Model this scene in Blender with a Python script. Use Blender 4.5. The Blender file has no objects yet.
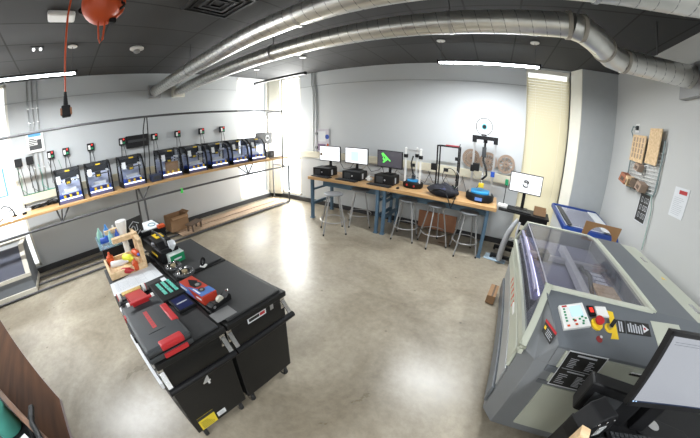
import bpy, bmesh, math, random
from mathutils import Vector, Matrix
random.seed(7)
S = bpy.context.scene
C = S.collection
PI = math.pi
R = math.radians

# ------------------------------------------------------------------ camera (fisheye lens)
cd = bpy.data.cameras.new('camera')
cam = bpy.data.objects.new('camera', cd)
C.objects.link(cam)
S.camera = cam
cd.type = 'PANO'
cd.panorama_type = 'FISHEYE_LENS_POLYNOMIAL'
cd.sensor_fit = 'HORIZONTAL'
cd.sensor_width = 35
cd.sensor_height = 35 * 438 / 700
cd.fisheye_fov = R(220)
cd.fisheye_polynomial_k0 = 0
cd.fisheye_polynomial_k1 = -0.0036006 * 20
cd.fisheye_polynomial_k2 = -6.33508e-4 / 320 * 400
cd.fisheye_polynomial_k3 = 1.435271e-6 / 320 * 8000
cd.fisheye_polynomial_k4 = 0.105468e-8 / 320 * 160000
cd.shift_x = 34.887 / 700
cd.shift_y = -8.116 / 700
cd.clip_start = 0.02
yaw, pit, rol = 0.6601017, -0.3220256, -0.0095663
fw = Vector((-math.sin(yaw) * math.cos(pit), math.cos(yaw) * math.cos(pit), math.sin(pit)))
rt = Vector((math.cos(yaw), math.sin(yaw), 0))
up = rt.cross(fw)
cr, sr = math.cos(rol), math.sin(rol)
r2, u2 = rt * cr + up * sr, up * cr - rt * sr
M = Matrix.Identity(4)
for i in range(3):
    M[i][0], M[i][1], M[i][2] = r2[i], u2[i], -fw[i]
M.translation = Vector((5.702855, -5.395333, 1.990810))
cam.matrix_world = M

# ------------------------------------------------------------------ world, exposure, daylight
S.view_settings.view_transform = 'Standard'
S.view_settings.look = 'None'
S.view_settings.gamma = 1
S.view_settings.use_curve_mapping = False
S.view_settings.exposure = 1.13
W = bpy.data.worlds.new('world')
S.world = W
W.use_nodes = True
W.node_tree.nodes['Background'].inputs[0].default_value = (0.92, 0.96, 1.0, 1)
W.node_tree.nodes['Background'].inputs[1].default_value = 1.0
S.cycles.max_bounces = 8
S.cycles.transparent_max_bounces = 16
S.cycles.sample_clamp_indirect = 4.0
S.cycles.caustics_reflective = False
S.cycles.caustics_refractive = False

def area(name, loc, direction, sx, sy, power, col=(1, 1, 1)):
    ld = bpy.data.lights.new(name, 'AREA')
    ld.shape = 'RECTANGLE'
    ld.size, ld.size_y = sx, sy
    ld.energy = power
    ld.color = col
    o = bpy.data.objects.new(name, ld)
    C.objects.link(o)
    o.location = loc
    o.rotation_euler = Vector(direction).to_track_quat('-Z', 'Z' if abs(direction[2]) < .9 else 'Y').to_euler()
    return o
DAY = (1.0, 0.985, 0.95)
area('window_daylight', (-0.10, -7.105, 1.79), (1, 0, 0), 1.28, 3.28, 85, DAY)
area('window_daylight', (-0.10, -0.715, 1.79), (1, 0, 0), 1.1, 3.28, 170, DAY)
area('window_daylight', (0.715, 0.10, 1.79), (0, -1, 0), 0.7, 3.28, 120, DAY)
area('window_daylight', (6.80, 0.21, 1.8), (0, -1, 0), 0.86, 3.28, 3.5, (1.0, 0.97, 0.88))

# ------------------------------------------------------------------ materials
MATS = {}
def mat(name, col, rough=0.5, metal=0.0, emit=0.0, ecol=None, vary=0.0, vscale=8.0, bump=0.0, bscale=40.0, spec=None, alpha=None, coat=0.0):
    if name in MATS:
        return MATS[name]
    m = bpy.data.materials.new(name)
    m.use_nodes = True
    nt = m.node_tree
    b = nt.nodes['Principled BSDF']
    b.inputs['Base Color'].default_value = (*col, 1)
    b.inputs['Roughness'].default_value = rough
    b.inputs['Metallic'].default_value = metal
    if spec is not None:
        b.inputs['Specular IOR Level'].default_value = spec
    if coat:
        b.inputs['Coat Weight'].default_value = coat
    if emit:
        b.inputs['Emission Color'].default_value = (*(ecol or col), 1)
        b.inputs['Emission Strength'].default_value = emit
    tc = nt.nodes.new('ShaderNodeTexCoord')
    if vary or not emit:
        v = vary or 0.05
        nz = nt.nodes.new('ShaderNodeTexNoise')
        nz.inputs['Scale'].default_value = vscale
        nz.inputs['Detail'].default_value = 4
        nt.links.new(tc.outputs['Object'], nz.inputs['Vector'])
        mx = nt.nodes.new('ShaderNodeMix')
        mx.data_type = 'RGBA'
        mx.inputs[6].default_value = (*[c * (1 - v) for c in col], 1)
        mx.inputs[7].default_value = (*[min(1, c * (1 + v)) for c in col], 1)
        nt.links.new(nz.outputs['Fac'], mx.inputs[0])
        nt.links.new(mx.outputs[2], b.inputs['Base Color'])
    if bump:
        n2 = nt.nodes.new('ShaderNodeTexNoise')
        n2.inputs['Scale'].default_value = bscale
        nt.links.new(tc.outputs['Object'], n2.inputs['Vector'])
        bp = nt.nodes.new('ShaderNodeBump')
        bp.inputs['Strength'].default_value = bump
        bp.inputs['Distance'].default_value = 0.01
        nt.links.new(n2.outputs['Fac'], bp.inputs['Height'])
        nt.links.new(bp.outputs['Normal'], b.inputs['Normal'])
    MATS[name] = m
    return m

def glass(name, tint=(0.9, 0.93, 0.95), gloss=0.12, rough=0.03, body=0.0, bodycol=(.5, .5, .5)):
    if name in MATS:
        return MATS[name]
    m = bpy.data.materials.new(name)
    m.use_nodes = True
    nt = m.node_tree
    nt.nodes.clear()
    out = nt.nodes.new('ShaderNodeOutputMaterial')
    tr = nt.nodes.new('ShaderNodeBsdfTransparent')
    tr.inputs[0].default_value = (*tint, 1)
    gl = nt.nodes.new('ShaderNodeBsdfGlossy')
    gl.inputs['Roughness'].default_value = rough
    fr = nt.nodes.new('ShaderNodeFresnel')
    fr.inputs[0].default_value = 1.45
    ad = nt.nodes.new('ShaderNodeMath')
    ad.operation = 'MULTIPLY_ADD'
    ad.inputs[1].default_value = 1.0
    ad.inputs[2].default_value = gloss
    mx = nt.nodes.new('ShaderNodeMixShader')
    ge = nt.nodes.new('ShaderNodeNewGeometry')
    iv = nt.nodes.new('ShaderNodeMath')
    iv.operation = 'SUBTRACT'
    iv.inputs[0].default_value = 1
    pr = nt.nodes.new('ShaderNodeMath')
    pr.operation = 'MULTIPLY'
    nt.links.new(ge.outputs['Backfacing'], iv.inputs[1])
    nt.links.new(fr.outputs[0], ad.inputs[0])
    nt.links.new(ad.outputs[0], pr.inputs[0])
    nt.links.new(iv.outputs[0], pr.inputs[1])
    nt.links.new(pr.outputs[0], mx.inputs[0])
    nt.links.new(tr.outputs[0], mx.inputs[1])
    nt.links.new(gl.outputs[0], mx.inputs[2])
    last = mx
    if body:
        df = nt.nodes.new('ShaderNodeBsdfDiffuse')
        df.inputs[0].default_value = (*bodycol, 1)
        m2 = nt.nodes.new('ShaderNodeMixShader')
        m2.inputs[0].default_value = body
        nt.links.new(mx.outputs[0], m2.inputs[1])
        nt.links.new(df.outputs[0], m2.inputs[2])
        last = m2
    nt.links.new(last.outputs[0], out.inputs[0])
    MATS[name] = m
    return m

def wood(name, c1, c2, scale=(1.5, 22, 22), rough=0.45, coat=0.0, joints=None, spec=0.5):
    """streaky wood; joints = width of the glued strips of a butcher-block top (metres)"""
    if name in MATS:
        return MATS[name]
    m = bpy.data.materials.new(name)
    m.use_nodes = True
    nt = m.node_tree
    b = nt.nodes['Principled BSDF']
    b.inputs['Roughness'].default_value = rough
    b.inputs['Coat Weight'].default_value = coat
    b.inputs['Specular IOR Level'].default_value = spec
    tc = nt.nodes.new('ShaderNodeTexCoord')
    mp = nt.nodes.new('ShaderNodeMapping')
    mp.inputs['Scale'].default_value = scale
    nz = nt.nodes.new('ShaderNodeTexNoise')
    nz.inputs['Scale'].default_value = 1.6
    nz.inputs['Detail'].default_value = 6
    rp = nt.nodes.new('ShaderNodeValToRGB')
    rp.color_ramp.elements[0].position = 0.3
    rp.color_ramp.elements[0].color = (*c1, 1)
    rp.color_ramp.elements[1].position = 0.7
    rp.color_ramp.elements[1].color = (*c2, 1)
    nt.links.new(tc.outputs['Object'], mp.inputs[0])
    nt.links.new(mp.outputs[0], nz.inputs['Vector'])
    nt.links.new(nz.outputs['Fac'], rp.inputs[0])
    nt.links.new(rp.outputs[0], b.inputs['Base Color'])
    MATS[name] = m
    return m

def floor_mat():
    m = bpy.data.materials.new('polished_concrete')
    m.use_nodes = True
    nt = m.node_tree
    b = nt.nodes['Principled BSDF']
    tc = nt.nodes.new('ShaderNodeTexCoord')
    def noise(scale, detail, rough=0.6, dist=0.0):
        n = nt.nodes.new('ShaderNodeTexNoise')
        n.inputs['Scale'].default_value = scale
        n.inputs['Detail'].default_value = detail
        n.inputs['Roughness'].default_value = rough
        n.inputs['Distortion'].default_value = dist
        nt.links.new(tc.outputs['Object'], n.inputs['Vector'])
        return n
    a = noise(0.9, 8, 0.65, 0.6)
    ra = nt.nodes.new('ShaderNodeValToRGB')
    ra.color_ramp.elements[0].position = 0.30
    ra.color_ramp.elements[0].color = (0.20, 0.168, 0.120, 1)
    ra.color_ramp.elements[1].position = 0.68
    ra.color_ramp.elements[1].color = (0.41, 0.365, 0.285, 1)
    nt.links.new(a.outputs['Fac'], ra.inputs[0])
    f = noise(14, 6, 0.7)
    rf = nt.nodes.new('ShaderNodeValToRGB')
    rf.color_ramp.elements[0].position = 0.35
    rf.color_ramp.elements[0].color = (0.84, 0.84, 0.84, 1)
    rf.color_ramp.elements[1].position = 0.62
    rf.color_ramp.elements[1].color = (1.05, 1.05, 1.05, 1)
    nt.links.new(f.outputs['Fac'], rf.inputs[0])
    mu = nt.nodes.new('ShaderNodeMix')
    mu.data_type = 'RGBA'
    mu.blend_type = 'MULTIPLY'
    mu.inputs[0].default_value = 1
    nt.links.new(ra.outputs[0], mu.inputs[6])
    nt.links.new(rf.outputs[0], mu.inputs[7])
    # small dark specks
    sp = nt.nodes.new('ShaderNodeTexVoronoi')
    sp.inputs['Scale'].default_value = 3.2
    nt.links.new(tc.outputs['Object'], sp.inputs['Vector'])
    rs = nt.nodes.new('ShaderNodeValToRGB')
    rs.color_ramp.elements[0].position = 0.03
    rs.color_ramp.elements[0].color = (0.55, 0.53, 0.5, 1)
    rs.color_ramp.elements[1].position = 0.07
    rs.color_ramp.elements[1].color = (1, 1, 1, 1)
    nt.links.new(sp.outputs['Distance'], rs.inputs[0])
    m3 = nt.nodes.new('ShaderNodeMix')
    m3.data_type = 'RGBA'
    m3.blend_type = 'MULTIPLY'
    m3.inputs[0].default_value = 1
    nt.links.new(mu.outputs[2], m3.inputs[6])
    nt.links.new(rs.outputs[0], m3.inputs[7])
    nt.links.new(m3.outputs[2], b.inputs['Base Color'])
    rr = nt.nodes.new('ShaderNodeMapRange')
    rr.inputs[3].default_value = 0.2
    rr.inputs[4].default_value = 0.42
    nt.links.new(a.outputs['Fac'], rr.inputs[0])
    nt.links.new(rr.outputs[0], b.inputs['Roughness'])
    b.inputs['Specular IOR Level'].default_value = 0.55
    bp = nt.nodes.new('ShaderNodeBump')
    bp.inputs['Strength'].default_value = 0.06
    bp.inputs['Distance'].default_value = 0.01
    nt.links.new(f.outputs['Fac'], bp.inputs['Height'])
    nt.links.new(bp.outputs['Normal'], b.inputs['Normal'])
    return m

def ceiling_mat():
    m = bpy.data.materials.new('dark_ceiling_tiles')
    m.use_nodes = True
    nt = m.node_tree
    b = nt.nodes['Principled BSDF']
    b.inputs['Roughness'].default_value = 0.85
    tc = nt.nodes.new('ShaderNodeTexCoord')
    mp = nt.nodes.new('ShaderNodeMapping')
    mp.inputs['Location'].default_value = (0.05, 0.02, 0)
    br = nt.nodes.new('ShaderNodeTexBrick')
    br.offset = 0
    br.inputs['Scale'].default_value = 1
    br.inputs['Brick Width'].default_value = 0.61
    br.inputs['Row Height'].default_value = 1.22
    br.inputs['Mortar Size'].default_value = 0.012
    br.inputs['Mortar Smooth'].default_value = 0.1
    br.inputs['Color1'].default_value = (0.042, 0.043, 0.045, 1)
    br.inputs['Color2'].default_value = (0.052, 0.053, 0.055, 1)
    br.inputs['Mortar'].default_value = (0.016, 0.016, 0.017, 1)
    nz = nt.nodes.new('ShaderNodeTexNoise')
    nz.inputs['Scale'].default_value = 2.5
    nz.inputs['Detail'].default_value = 8
    mu = nt.nodes.new('ShaderNodeMix')
    mu.data_type = 'RGBA'
    mu.blend_type = 'MULTIPLY'
    mu.inputs[0].default_value = 0.5
    nt.links.new(tc.outputs['Object'], mp.inputs[0])
    nt.links.new(mp.outputs[0], br.inputs['Vector'])
    nt.links.new(tc.outputs['Object'], nz.inputs['Vector'])
    nt.links.new(br.outputs['Color'], mu.inputs[6])
    nt.links.new(nz.outputs['Color'], mu.inputs[7])
    nt.links.new(br.outputs['Color'], b.inputs['Base Color'])
    return m

def duct_mat():
    m = bpy.data.materials.new('galvanised_steel')
    m.use_nodes = True
    nt = m.node_tree
    b = nt.nodes['Principled BSDF']
    b.inputs['Metallic'].default_value = 0.9
    tc = nt.nodes.new('ShaderNodeTexCoord')
    nz = nt.nodes.new('ShaderNodeTexNoise')
    nz.inputs['Scale'].default_value = 9
    nz.inputs['Detail'].default_value = 5
    rp = nt.nodes.new('ShaderNodeValToRGB')
    rp.color_ramp.elements[0].color = (0.62, 0.62, 0.60, 1)
    rp.color_ramp.elements[1].color = (0.86, 0.85, 0.81, 1)
    mr = nt.nodes.new('ShaderNodeMapRange')
    mr.inputs[3].default_value = 0.22
    mr.inputs[4].default_value = 0.42
    nt.links.new(tc.outputs['Object'], nz.inputs['Vector'])
    nt.links.new(nz.outputs['Fac'], rp.inputs[0])
    nt.links.new(rp.outputs[0], b.inputs['Base Color'])
    nt.links.new(nz.outputs['Fac'], mr.inputs[0])
    nt.links.new(mr.outputs[0], b.inputs['Roughness'])
    return m

def blind_mat():
    m = bpy.data.materials.new('cream_blind')
    m.use_nodes = True
    nt = m.node_tree
    nt.nodes.clear()
    out = nt.nodes.new('ShaderNodeOutputMaterial')
    d = nt.nodes.new('ShaderNodeBsdfDiffuse')
    t = nt.nodes.new('ShaderNodeBsdfTranslucent')
    d.inputs[0].default_value = (0.62, 0.58, 0.45, 1)
    t.inputs[0].default_value = (0.8, 0.72, 0.5, 1)
    x = nt.nodes.new('ShaderNodeMixShader')
    x.inputs[0].default_value = 0.3
    nt.links.new(d.outputs[0], x.inputs[1])
    nt.links.new(t.outputs[0], x.inputs[2])
    nt.links.new(x.outputs[0], out.inputs[0])
    return m

WALL = mat('grey_wall_paint', (0.475, 0.495, 0.505), 0.55, vary=0.03, vscale=0.8, bump=0.05, bscale=90)
WALLR = mat('light_grey_wall_paint', (0.50, 0.505, 0.495), 0.6, vary=0.03, vscale=0.8, bump=0.05, bscale=90)
FLOOR = floor_mat()
CEIL = ceiling_mat()
DUCT = duct_mat()
BLIND = blind_mat()
BLACK = mat('black_plastic', (0.006, 0.006, 0.007), 0.5, spec=0.3)
BLACKM = mat('black_textured_metal', (0.008, 0.008, 0.008), 0.5, spec=0.35, vary=0.35, vscale=60, bump=0.12, bscale=260)
DARKP = mat('dark_grey_plastic', (0.032, 0.034, 0.037), 0.5)
RUBBER = mat('black_rubber', (0.015, 0.015, 0.015), 0.75)
WHITEP = mat('white_plastic', (0.75, 0.75, 0.73), 0.4)
PAPER = mat('white_paper', (0.66, 0.68, 0.70), 0.8)
INK = mat('grey_print', (0.45, 0.47, 0.5), 0.8)
BLKPRINT = mat('black_print', (0.02, 0.02, 0.02), 0.5)
CREAMP = mat('cream_paint', (0.72, 0.68, 0.54), 0.5)
TRIMW = mat('white_trim', (0.78, 0.76, 0.68), 0.45)
BASEB = mat('black_baseboard', (0.03, 0.03, 0.032), 0.5)
STEEL = mat('dark_steel_pipe', (0.075, 0.075, 0.078), 0.5, metal=0.2)
CHROME = mat('chrome', (0.7, 0.7, 0.7), 0.2, metal=1.0)
ALU = mat('brushed_aluminium', (0.6, 0.6, 0.6), 0.35, metal=0.9)
GREYMET = mat('grey_painted_steel', (0.33, 0.33, 0.33), 0.4, metal=0.3)
BLUEMET = mat('blue_painted_steel', (0.075, 0.14, 0.21), 0.4)
MAPLE = wood('maple_block', (0.46, 0.25, 0.09), (0.70, 0.45, 0.22), (1.2, 30, 30), 0.4, 0.3)
MAPLEY = wood('maple_block_lengthways', (0.46, 0.25, 0.09), (0.68, 0.43, 0.2), (30, 1.2, 30), 0.4, 0.3)
PLY = wood('pale_plywood', (0.30, 0.20, 0.13), (0.50, 0.37, 0.26), (20, 1.2, 20), 0.6)
LTWOOD = wood('pale_pine', (0.56, 0.38, 0.2), (0.78, 0.58, 0.36), (3, 20, 20), 0.6)
BRWOOD = wood('brown_laminate', (0.042, 0.016, 0.005), (0.078, 0.031, 0.011), (1.5, 18, 18), 0.7, spec=0.15)
BRWOOD2 = wood('orange_brown_laminate', (0.1, 0.042, 0.016), (0.16, 0.07, 0.028), (1.5, 18, 18), 0.55)
CARD = mat('cardboard', (0.32, 0.19, 0.10), 0.85, vary=0.1, vscale=12)
REDCARD = mat('red_brown_board', (0.33, 0.15, 0.08), 0.75, vary=0.15)
CORK = mat('laser_cut_wood', (0.34, 0.25, 0.19), 0.8, vary=0.15, vscale=20)
GLASS = glass('window_glass', (0.97, 0.98, 0.98), 0.02)
HOODG = glass('clear_acrylic', (0.86, 0.88, 0.92), 0.05, 0.08)
SMOKE = glass('tinted_acrylic', (0.80, 0.80, 0.84), 0.02, 0.06, body=0.05, bodycol=(0.55, 0.55, 0.6))
RED = mat('red_plastic', (0.42, 0.018, 0.022), 0.45)
ORANGE = mat('orange_plastic', (0.6, 0.085, 0.02), 0.4)
YELLOW = mat('yellow_plastic', (0.8, 0.55, 0.03), 0.4)
GREEN = mat('green_plastic', (0.01, 0.22, 0.09), 0.5)
BLUE = mat('blue_plastic', (0.02, 0.08, 0.42), 0.4)
TEAL = mat('teal_plastic', (0.08, 0.48, 0.38), 0.5)
SCREENW = mat('lit_white_screen', (0.02, 0.02, 0.02), 0.3, emit=0.75, ecol=(0.92, 0.96, 1.0))
SCREENG = mat('lit_grey_screen', (0.02, 0.02, 0.02), 0.25, emit=0.21, ecol=(0.85, 0.9, 1.0))
SCREEND = mat('lit_dark_screen', (0.02, 0.02, 0.02), 0.25, emit=0.05, ecol=(0.6, 0.55, 0.7))
GREENE = mat('lit_green_mark', (0.02, 0.02, 0.02), 0.4, emit=0.7, ecol=(0.12, 0.85, 0.1))
BLUEE = mat('lit_pale_blue_mark', (0.02, 0.02, 0.02), 0.4, emit=0.8, ecol=(0.45, 0.7, 1.0))
REDE = mat('lit_red_lamp', (0.3, 0, 0), 0.4, emit=0.6, ecol=(1, 0.05, 0.03))
LEDW = mat('led_light', (0.9, 0.9, 1.0), 0.4, emit=4.0, ecol=(0.8, 0.85, 1.0))
TUBE = mat('lit_tube', (1, 1, 1), 0.4, emit=22.0, ecol=(0.93, 0.97, 1.0))

# ------------------------------------------------------------------ geometry helpers
class MB:
    def __init__(self):
        self.bm = bmesh.new()
    def _bev(self, verts, w, seg=2):
        if w:
            ed = set(e for v in verts for e in v.link_edges)
            bmesh.ops.bevel(self.bm, geom=list(ed), offset=w, segments=seg, profile=0.6, affect='EDGES')
    def box(self, x0, y0, z0, x1, y1, z1, bev=0.0, rot=None, piv=None):
        r = bmesh.ops.create_cube(self.bm, size=1)
        vs = r['verts']
        c = Vector(((x0 + x1) / 2, (y0 + y1) / 2, (z0 + z1) / 2))
        s = Vector((abs(x1 - x0), abs(y1 - y0), abs(z1 - z0)))
        for v in vs:
            v.co = Vector((v.co.x * s.x, v.co.y * s.y, v.co.z * s.z)) + c
        if rot:
            p = Vector(piv) if piv else c
            for v in vs:
                v.co = rot @ (v.co - p) + p
        self._bev(vs, min(bev, min(s) * 0.45))
        return self
    def cyl(self, p0, p1, r, r1=None, seg=14, caps=True):
        p0, p1 = Vector(p0), Vector(p1)
        d = p1 - p0
        q = d.to_track_quat('Z', 'Y').to_matrix()
        r1 = r if r1 is None else r1
        a, b = [], []
        for i in range(seg):
            t = 2 * PI * i / seg
            o = Vector((math.cos(t), math.sin(t), 0))
            a.append(self.bm.verts.new(p0 + q @ (o * r)))
            b.append(self.bm.verts.new(p1 + q @ (o * r1)))
        for i in range(seg):
            j = (i + 1) % seg
            self.bm.faces.new((a[i], a[j], b[j], b[i])).smooth = True
        if caps:
            self.bm.faces.new(a[::-1])
            self.bm.faces.new(b)
        return self
    def tube(self, pts, r, seg=8, closed=False, rads=None):
        pts = [Vector(p) for p in pts]
        n = len(pts)
        rings = []
        prev = None
        for i in range(n):
            if closed:
                t = (pts[(i + 1) % n] - pts[i - 1])
            else:
                t = pts[min(i + 1, n - 1)] - pts[max(i - 1, 0)]
            t.normalize()
            if prev is None:
                a = Vector((0, 0, 1)) if abs(t.z) < 0.9 else Vector((1, 0, 0))
                nrm = t.cross(a).normalized()
            else:
                nrm = (prev - t * prev.dot(t)).normalized()
            prev = nrm
            bn = t.cross(nrm)
            rr = rads[i] if rads else r
            rings.append([self.bm.verts.new(pts[i] + (nrm * math.cos(2 * PI * k / seg) + bn * math.sin(2 * PI * k / seg)) * rr) for k in range(seg)])
        for i in range(n if closed else n - 1):
            A, B = rings[i], rings[(i + 1) % n]
            for k in range(seg):
                l = (k + 1) % seg
                self.bm.faces.new((A[k], A[l], B[l], B[k])).smooth = True
        if not closed:
            self.bm.faces.new(rings[0][::-1])
            self.bm.faces.new(rings[-1])
        return self
    def lathe(self, prof, o=(0, 0, 0), axis='z', seg=24):
        o = Vector(o)
        rings = []
        for (r, h) in prof:
            ring = []
            for i in range(seg):
                t = 2 * PI * i / seg
                c, s = r * math.cos(t), r * math.sin(t)
                p = {'z': (c, s, h), 'x': (h, c, s), 'y': (s, h, c)}[axis]
                ring.append(self.bm.verts.new(o + Vector(p)))
            rings.append(ring)
        for A, B in zip(rings, rings[1:]):
            for i in range(seg):
                j = (i + 1) % seg
                self.bm.faces.new((A[i], A[j], B[j], B[i])).smooth = True
        self.bm.faces.new(rings[0][::-1])
        self.bm.faces.new(rings[-1])
        return self
    def prism(self, poly, a, b, axis='z', bev=0.0, zf=None):
        """extrude a polygon; axis z: poly is (x,y); axis y: (x,z); axis x: (y,z)"""
        def P(p, h):
            return {'z': (p[0], p[1], h), 'y': (p[0], h, p[1]), 'x': (h, p[0], p[1])}[axis]
        lo = [self.bm.verts.new(P(p, a)) for p in poly]
        hi = [self.bm.verts.new(P(p, zf(*p) if zf else b)) for p in poly]
        n = len(poly)
        self.bm.faces.new(lo[::-1])
        self.bm.faces.new(hi)
        for i in range(n):
            j = (i + 1) % n
            self.bm.faces.new((lo[i], lo[j], hi[j], hi[i]))
        self._bev(lo + hi, bev)
        return self
    def sph(self, c, r, sc=(1, 1, 1), u=20, v=12):
        rr = bmesh.ops.create_uvsphere(self.bm, u_segments=u, v_segments=v, radius=r)
        for q in rr['verts']:
            q.co = Vector((q.co.x * sc[0], q.co.y * sc[1], q.co.z * sc[2])) + Vector(c)
            for f in q.link_faces:
                f.smooth = True
        return self
    def quad(self, *ps):
        self.bm.faces.new([self.bm.verts.new(p) for p in ps])
        return self
    def slab(self, ps, t):
        """a thin plate with corners ps and thickness t along its normal"""
        ps = [Vector(p) for p in ps]
        n = (ps[1] - ps[0]).cross(ps[2] - ps[1]).normalized() * t
        lo = [self.bm.verts.new(p) for p in ps]
        hi = [self.bm.verts.new(p + n) for p in ps]
        k = len(ps)
        self.bm.faces.new(lo[::-1])
        self.bm.faces.new(hi)
        for i in range(k):
            j = (i + 1) % k
            self.bm.faces.new((lo[i], lo[j], hi[j], hi[i]))
        return self
    def build_each(self, name, m, parent=None):
        """every loose piece becomes an object of its own"""
        self.bm.verts.index_update()
        seen, groups = set(), []
        for v in self.bm.verts:
            if v in seen:
                continue
            st, g = [v], []
            seen.add(v)
            while st:
                q = st.pop()
                g.append(q)
                for e in q.link_edges:
                    o = e.other_vert(q)
                    if o not in seen:
                        seen.add(o)
                        st.append(o)
            groups.append(g)
        out = []
        for g in groups:
            mb = MB()
            mp = {v: mb.bm.verts.new(v.co) for v in g}
            fs = set(f for v in g for f in v.link_faces)
            for f in fs:
                mb.bm.faces.new([mp[v] for v in f.verts]).smooth = f.smooth
            out.append(mb.build(name, m, parent))
        self.bm.free()
        return out
    def build(self, name, m, parent=None, label=None):
        bmesh.ops.recalc_face_normals(self.bm, faces=self.bm.faces)
        for e_ in self.bm.edges:
            if len(e_.link_faces) == 2 and e_.calc_face_angle(0) > 0.7:
                e_.smooth = False
        me = bpy.data.meshes.new(name)
        self.bm.to_mesh(me)
        self.bm.free()
        me.materials.append(m)
        o = bpy.data.objects.new(name, me)
        C.objects.link(o)
        if parent:
            o.parent = parent
        if label:
            o['label'] = label
        return o

class Fr:
    """a flat frame on a surface: origin o, unit vectors u (reading direction) and v (up)"""
    def __init__(self, o, u, v):
        self.o, self.u, self.v = Vector(o), Vector(u).normalized(), Vector(v).normalized()
        self.n = self.u.cross(self.v).normalized()
    def p(self, a, b, c=0.0):
        return self.o + self.u * a + self.v * b + self.n * c
    def rect(self, mb, a0, b0, a1, b1, c=0.0015, t=0.001):
        mb.slab([self.p(a0, b0, c), self.p(a1, b0, c), self.p(a1, b1, c), self.p(a0, b1, c)], t)
    def poly(self, mb, pts, c=0.0015, t=0.001):
        mb.slab([self.p(a, b, c) for a, b in pts], t)

def text(s, fr, a, b, h, m, parent, name='lettering', c=0.003, width=None, bold=0.0):
    cu = bpy.data.curves.new('text', 'FONT')
    cu.body = s
    cu.size = 1
    cu.extrude = 0.0
    cu.offset = bold
    o = bpy.data.objects.new('text', cu)
    C.objects.link(o)
    bpy.context.view_layer.update()
    me = bpy.data.meshes.new_from_object(o.evaluated_get(bpy.context.evaluated_depsgraph_get()))
    bpy.data.objects.remove(o)
    xs = [v.co.x for v in me.vertices]
    ys = [v.co.y for v in me.vertices]
    x0, x1, y0, y1 = min(xs), max(xs), min(ys), max(ys)
    k = h / (y1 - y0)
    kx = k if width is None else width / (x1 - x0)
    for v in me.vertices:
        v.co = fr.p(a + (v.co.x - x0) * kx, b + (v.co.y - y0) * k, c)
    me.materials.clear()
    me.materials.append(m)
    ob = bpy.data.objects.new(name, me)
    C.objects.link(ob)
    ob.parent = parent
    return ob

def lines(mb, fr, a0, a1, b0, b1, n, fill=0.5, c=0.0025, seed=1):
    rnd = random.Random(seed)
    st = (b1 - b0) / n
    for i in range(n):
        e = a0 + (a1 - a0) * rnd.uniform(0.55, 1.0)
        fr.rect(mb, a0, b0 + st * i, e, b0 + st * (i + fill), c, 0.0005)

def thing(name, label, cat, loc=(0, 0, 0), rz=0.0, group=None):
    o = bpy.data.objects.new(name, None)
    o.empty_display_size = 0.1
    C.objects.link(o)
    o.location = loc
    o.rotation_euler = (0, 0, rz)
    o['label'] = label
    o['category'] = cat
    if group:
        o['group'] = group
    return o
def tag(o, label, cat, group=None, kind=None):
    o['label'] = label
    o['category'] = cat
    if group:
        o['group'] = group
    if kind:
        o['kind'] = kind
    return o
def structure(o, label=None):
    o['kind'] = 'structure'
    if label:
        o['label'] = label
    return o
def copy_tree(o, parent=None):
    c = o.copy()
    C.objects.link(c)
    c.parent = parent
    for ch in [x for x in C.objects if x.parent == o]:
        copy_tree(ch, c)
    return c
def dup(o, loc, rz=None, label=None, group=None):
    c = copy_tree(o)
    c.location = loc
    if rz is not None:
        c.rotation_euler = (0, 0, rz)
    if label:
        c['label'] = label
    if group:
        c['group'] = group
    return c
def RZ(a): return Matrix.Rotation(a, 3, 'Z')
def RX(a): return Matrix.Rotation(a, 3, 'X')
def RY(a): return Matrix.Rotation(a, 3, 'Y')

# ================================================================== THE ROOM
H = 3.46
WX = 8.02
YF = -9.6
structure(MB().box(-0.3, YF - .2, -0.2, WX + .2, 0.35, 0).build('floor', FLOOR))
structure(MB().box(-0.3, YF - .2, H, WX + .2, 0.35, H + .15).build('ceiling', CEIL))
# left wall with two window openings
w = MB()
ya, yb, yc, yd = -7.75, -6.46, -1.27, -0.16
zb, zt = 0.14, H - 0.02
for (y0, y1) in ((YF, ya), (yb, yc), (yd, 0.0)):
    w.box(-0.2, y0, 0, 0, y1, H)
for (y0, y1) in ((ya, yb), (yc, yd)):
    w.box(-0.2, y0, 0, 0, y1, zb)
    w.box(-0.2, y0, zt, 0, y1, H)
structure(w.build('wall_left', WALL))
w = MB()
xa, xb, xc, xd = 0.36, 1.07, 6.36, 7.22
w.box(-0.2, 0, 0, xa, 0.2, H)
w.box(xb, 0, 0, xc, 0.2, H)
w.box(xd, 0, 0, WX + .2, 0.2, H)
w.box(xa, 0, 0, xb, 0.2, zb)
w.box(xc, 0, 0, xd, 0.2, zb)
w.box(xa, 0, zt, xb, 0.2, H)
w.box(xc, 0, zt, xd, 0.2, H)
structure(w.build('wall_back', mat('pale_grey_wall_paint', (0.56, 0.58, 0.59), 0.5, vary=0.03, vscale=0.8, bump=0.05, bscale=90)))
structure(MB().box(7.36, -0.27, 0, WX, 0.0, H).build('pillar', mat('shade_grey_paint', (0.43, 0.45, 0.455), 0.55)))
structure(MB().prism([(7.22, 0.1), (7.22, 0.0), (7.345, -0.272), (7.36, -0.272), (7.36, 0.1)], 0, H).build('trim_1', TRIMW))
structure(MB().box(WX, YF, 0, WX + .2, 0.2, H).build('wall_right', WALLR))
structure(MB().box(-0.2, YF - .2, 0, WX + .2, YF, H).build('wall_front', WALL))
structure(MB().prism([(0.0, -.16), (.06, -.16), (.36, -.05), (.36, 0.0), (0.0, 0.0)], 0.11, H).build('trim_6', mat('glare_pale_cream_column', (.85, .82, .70), .5)))  # cream column, its colour lightened to carry the window glare
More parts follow.
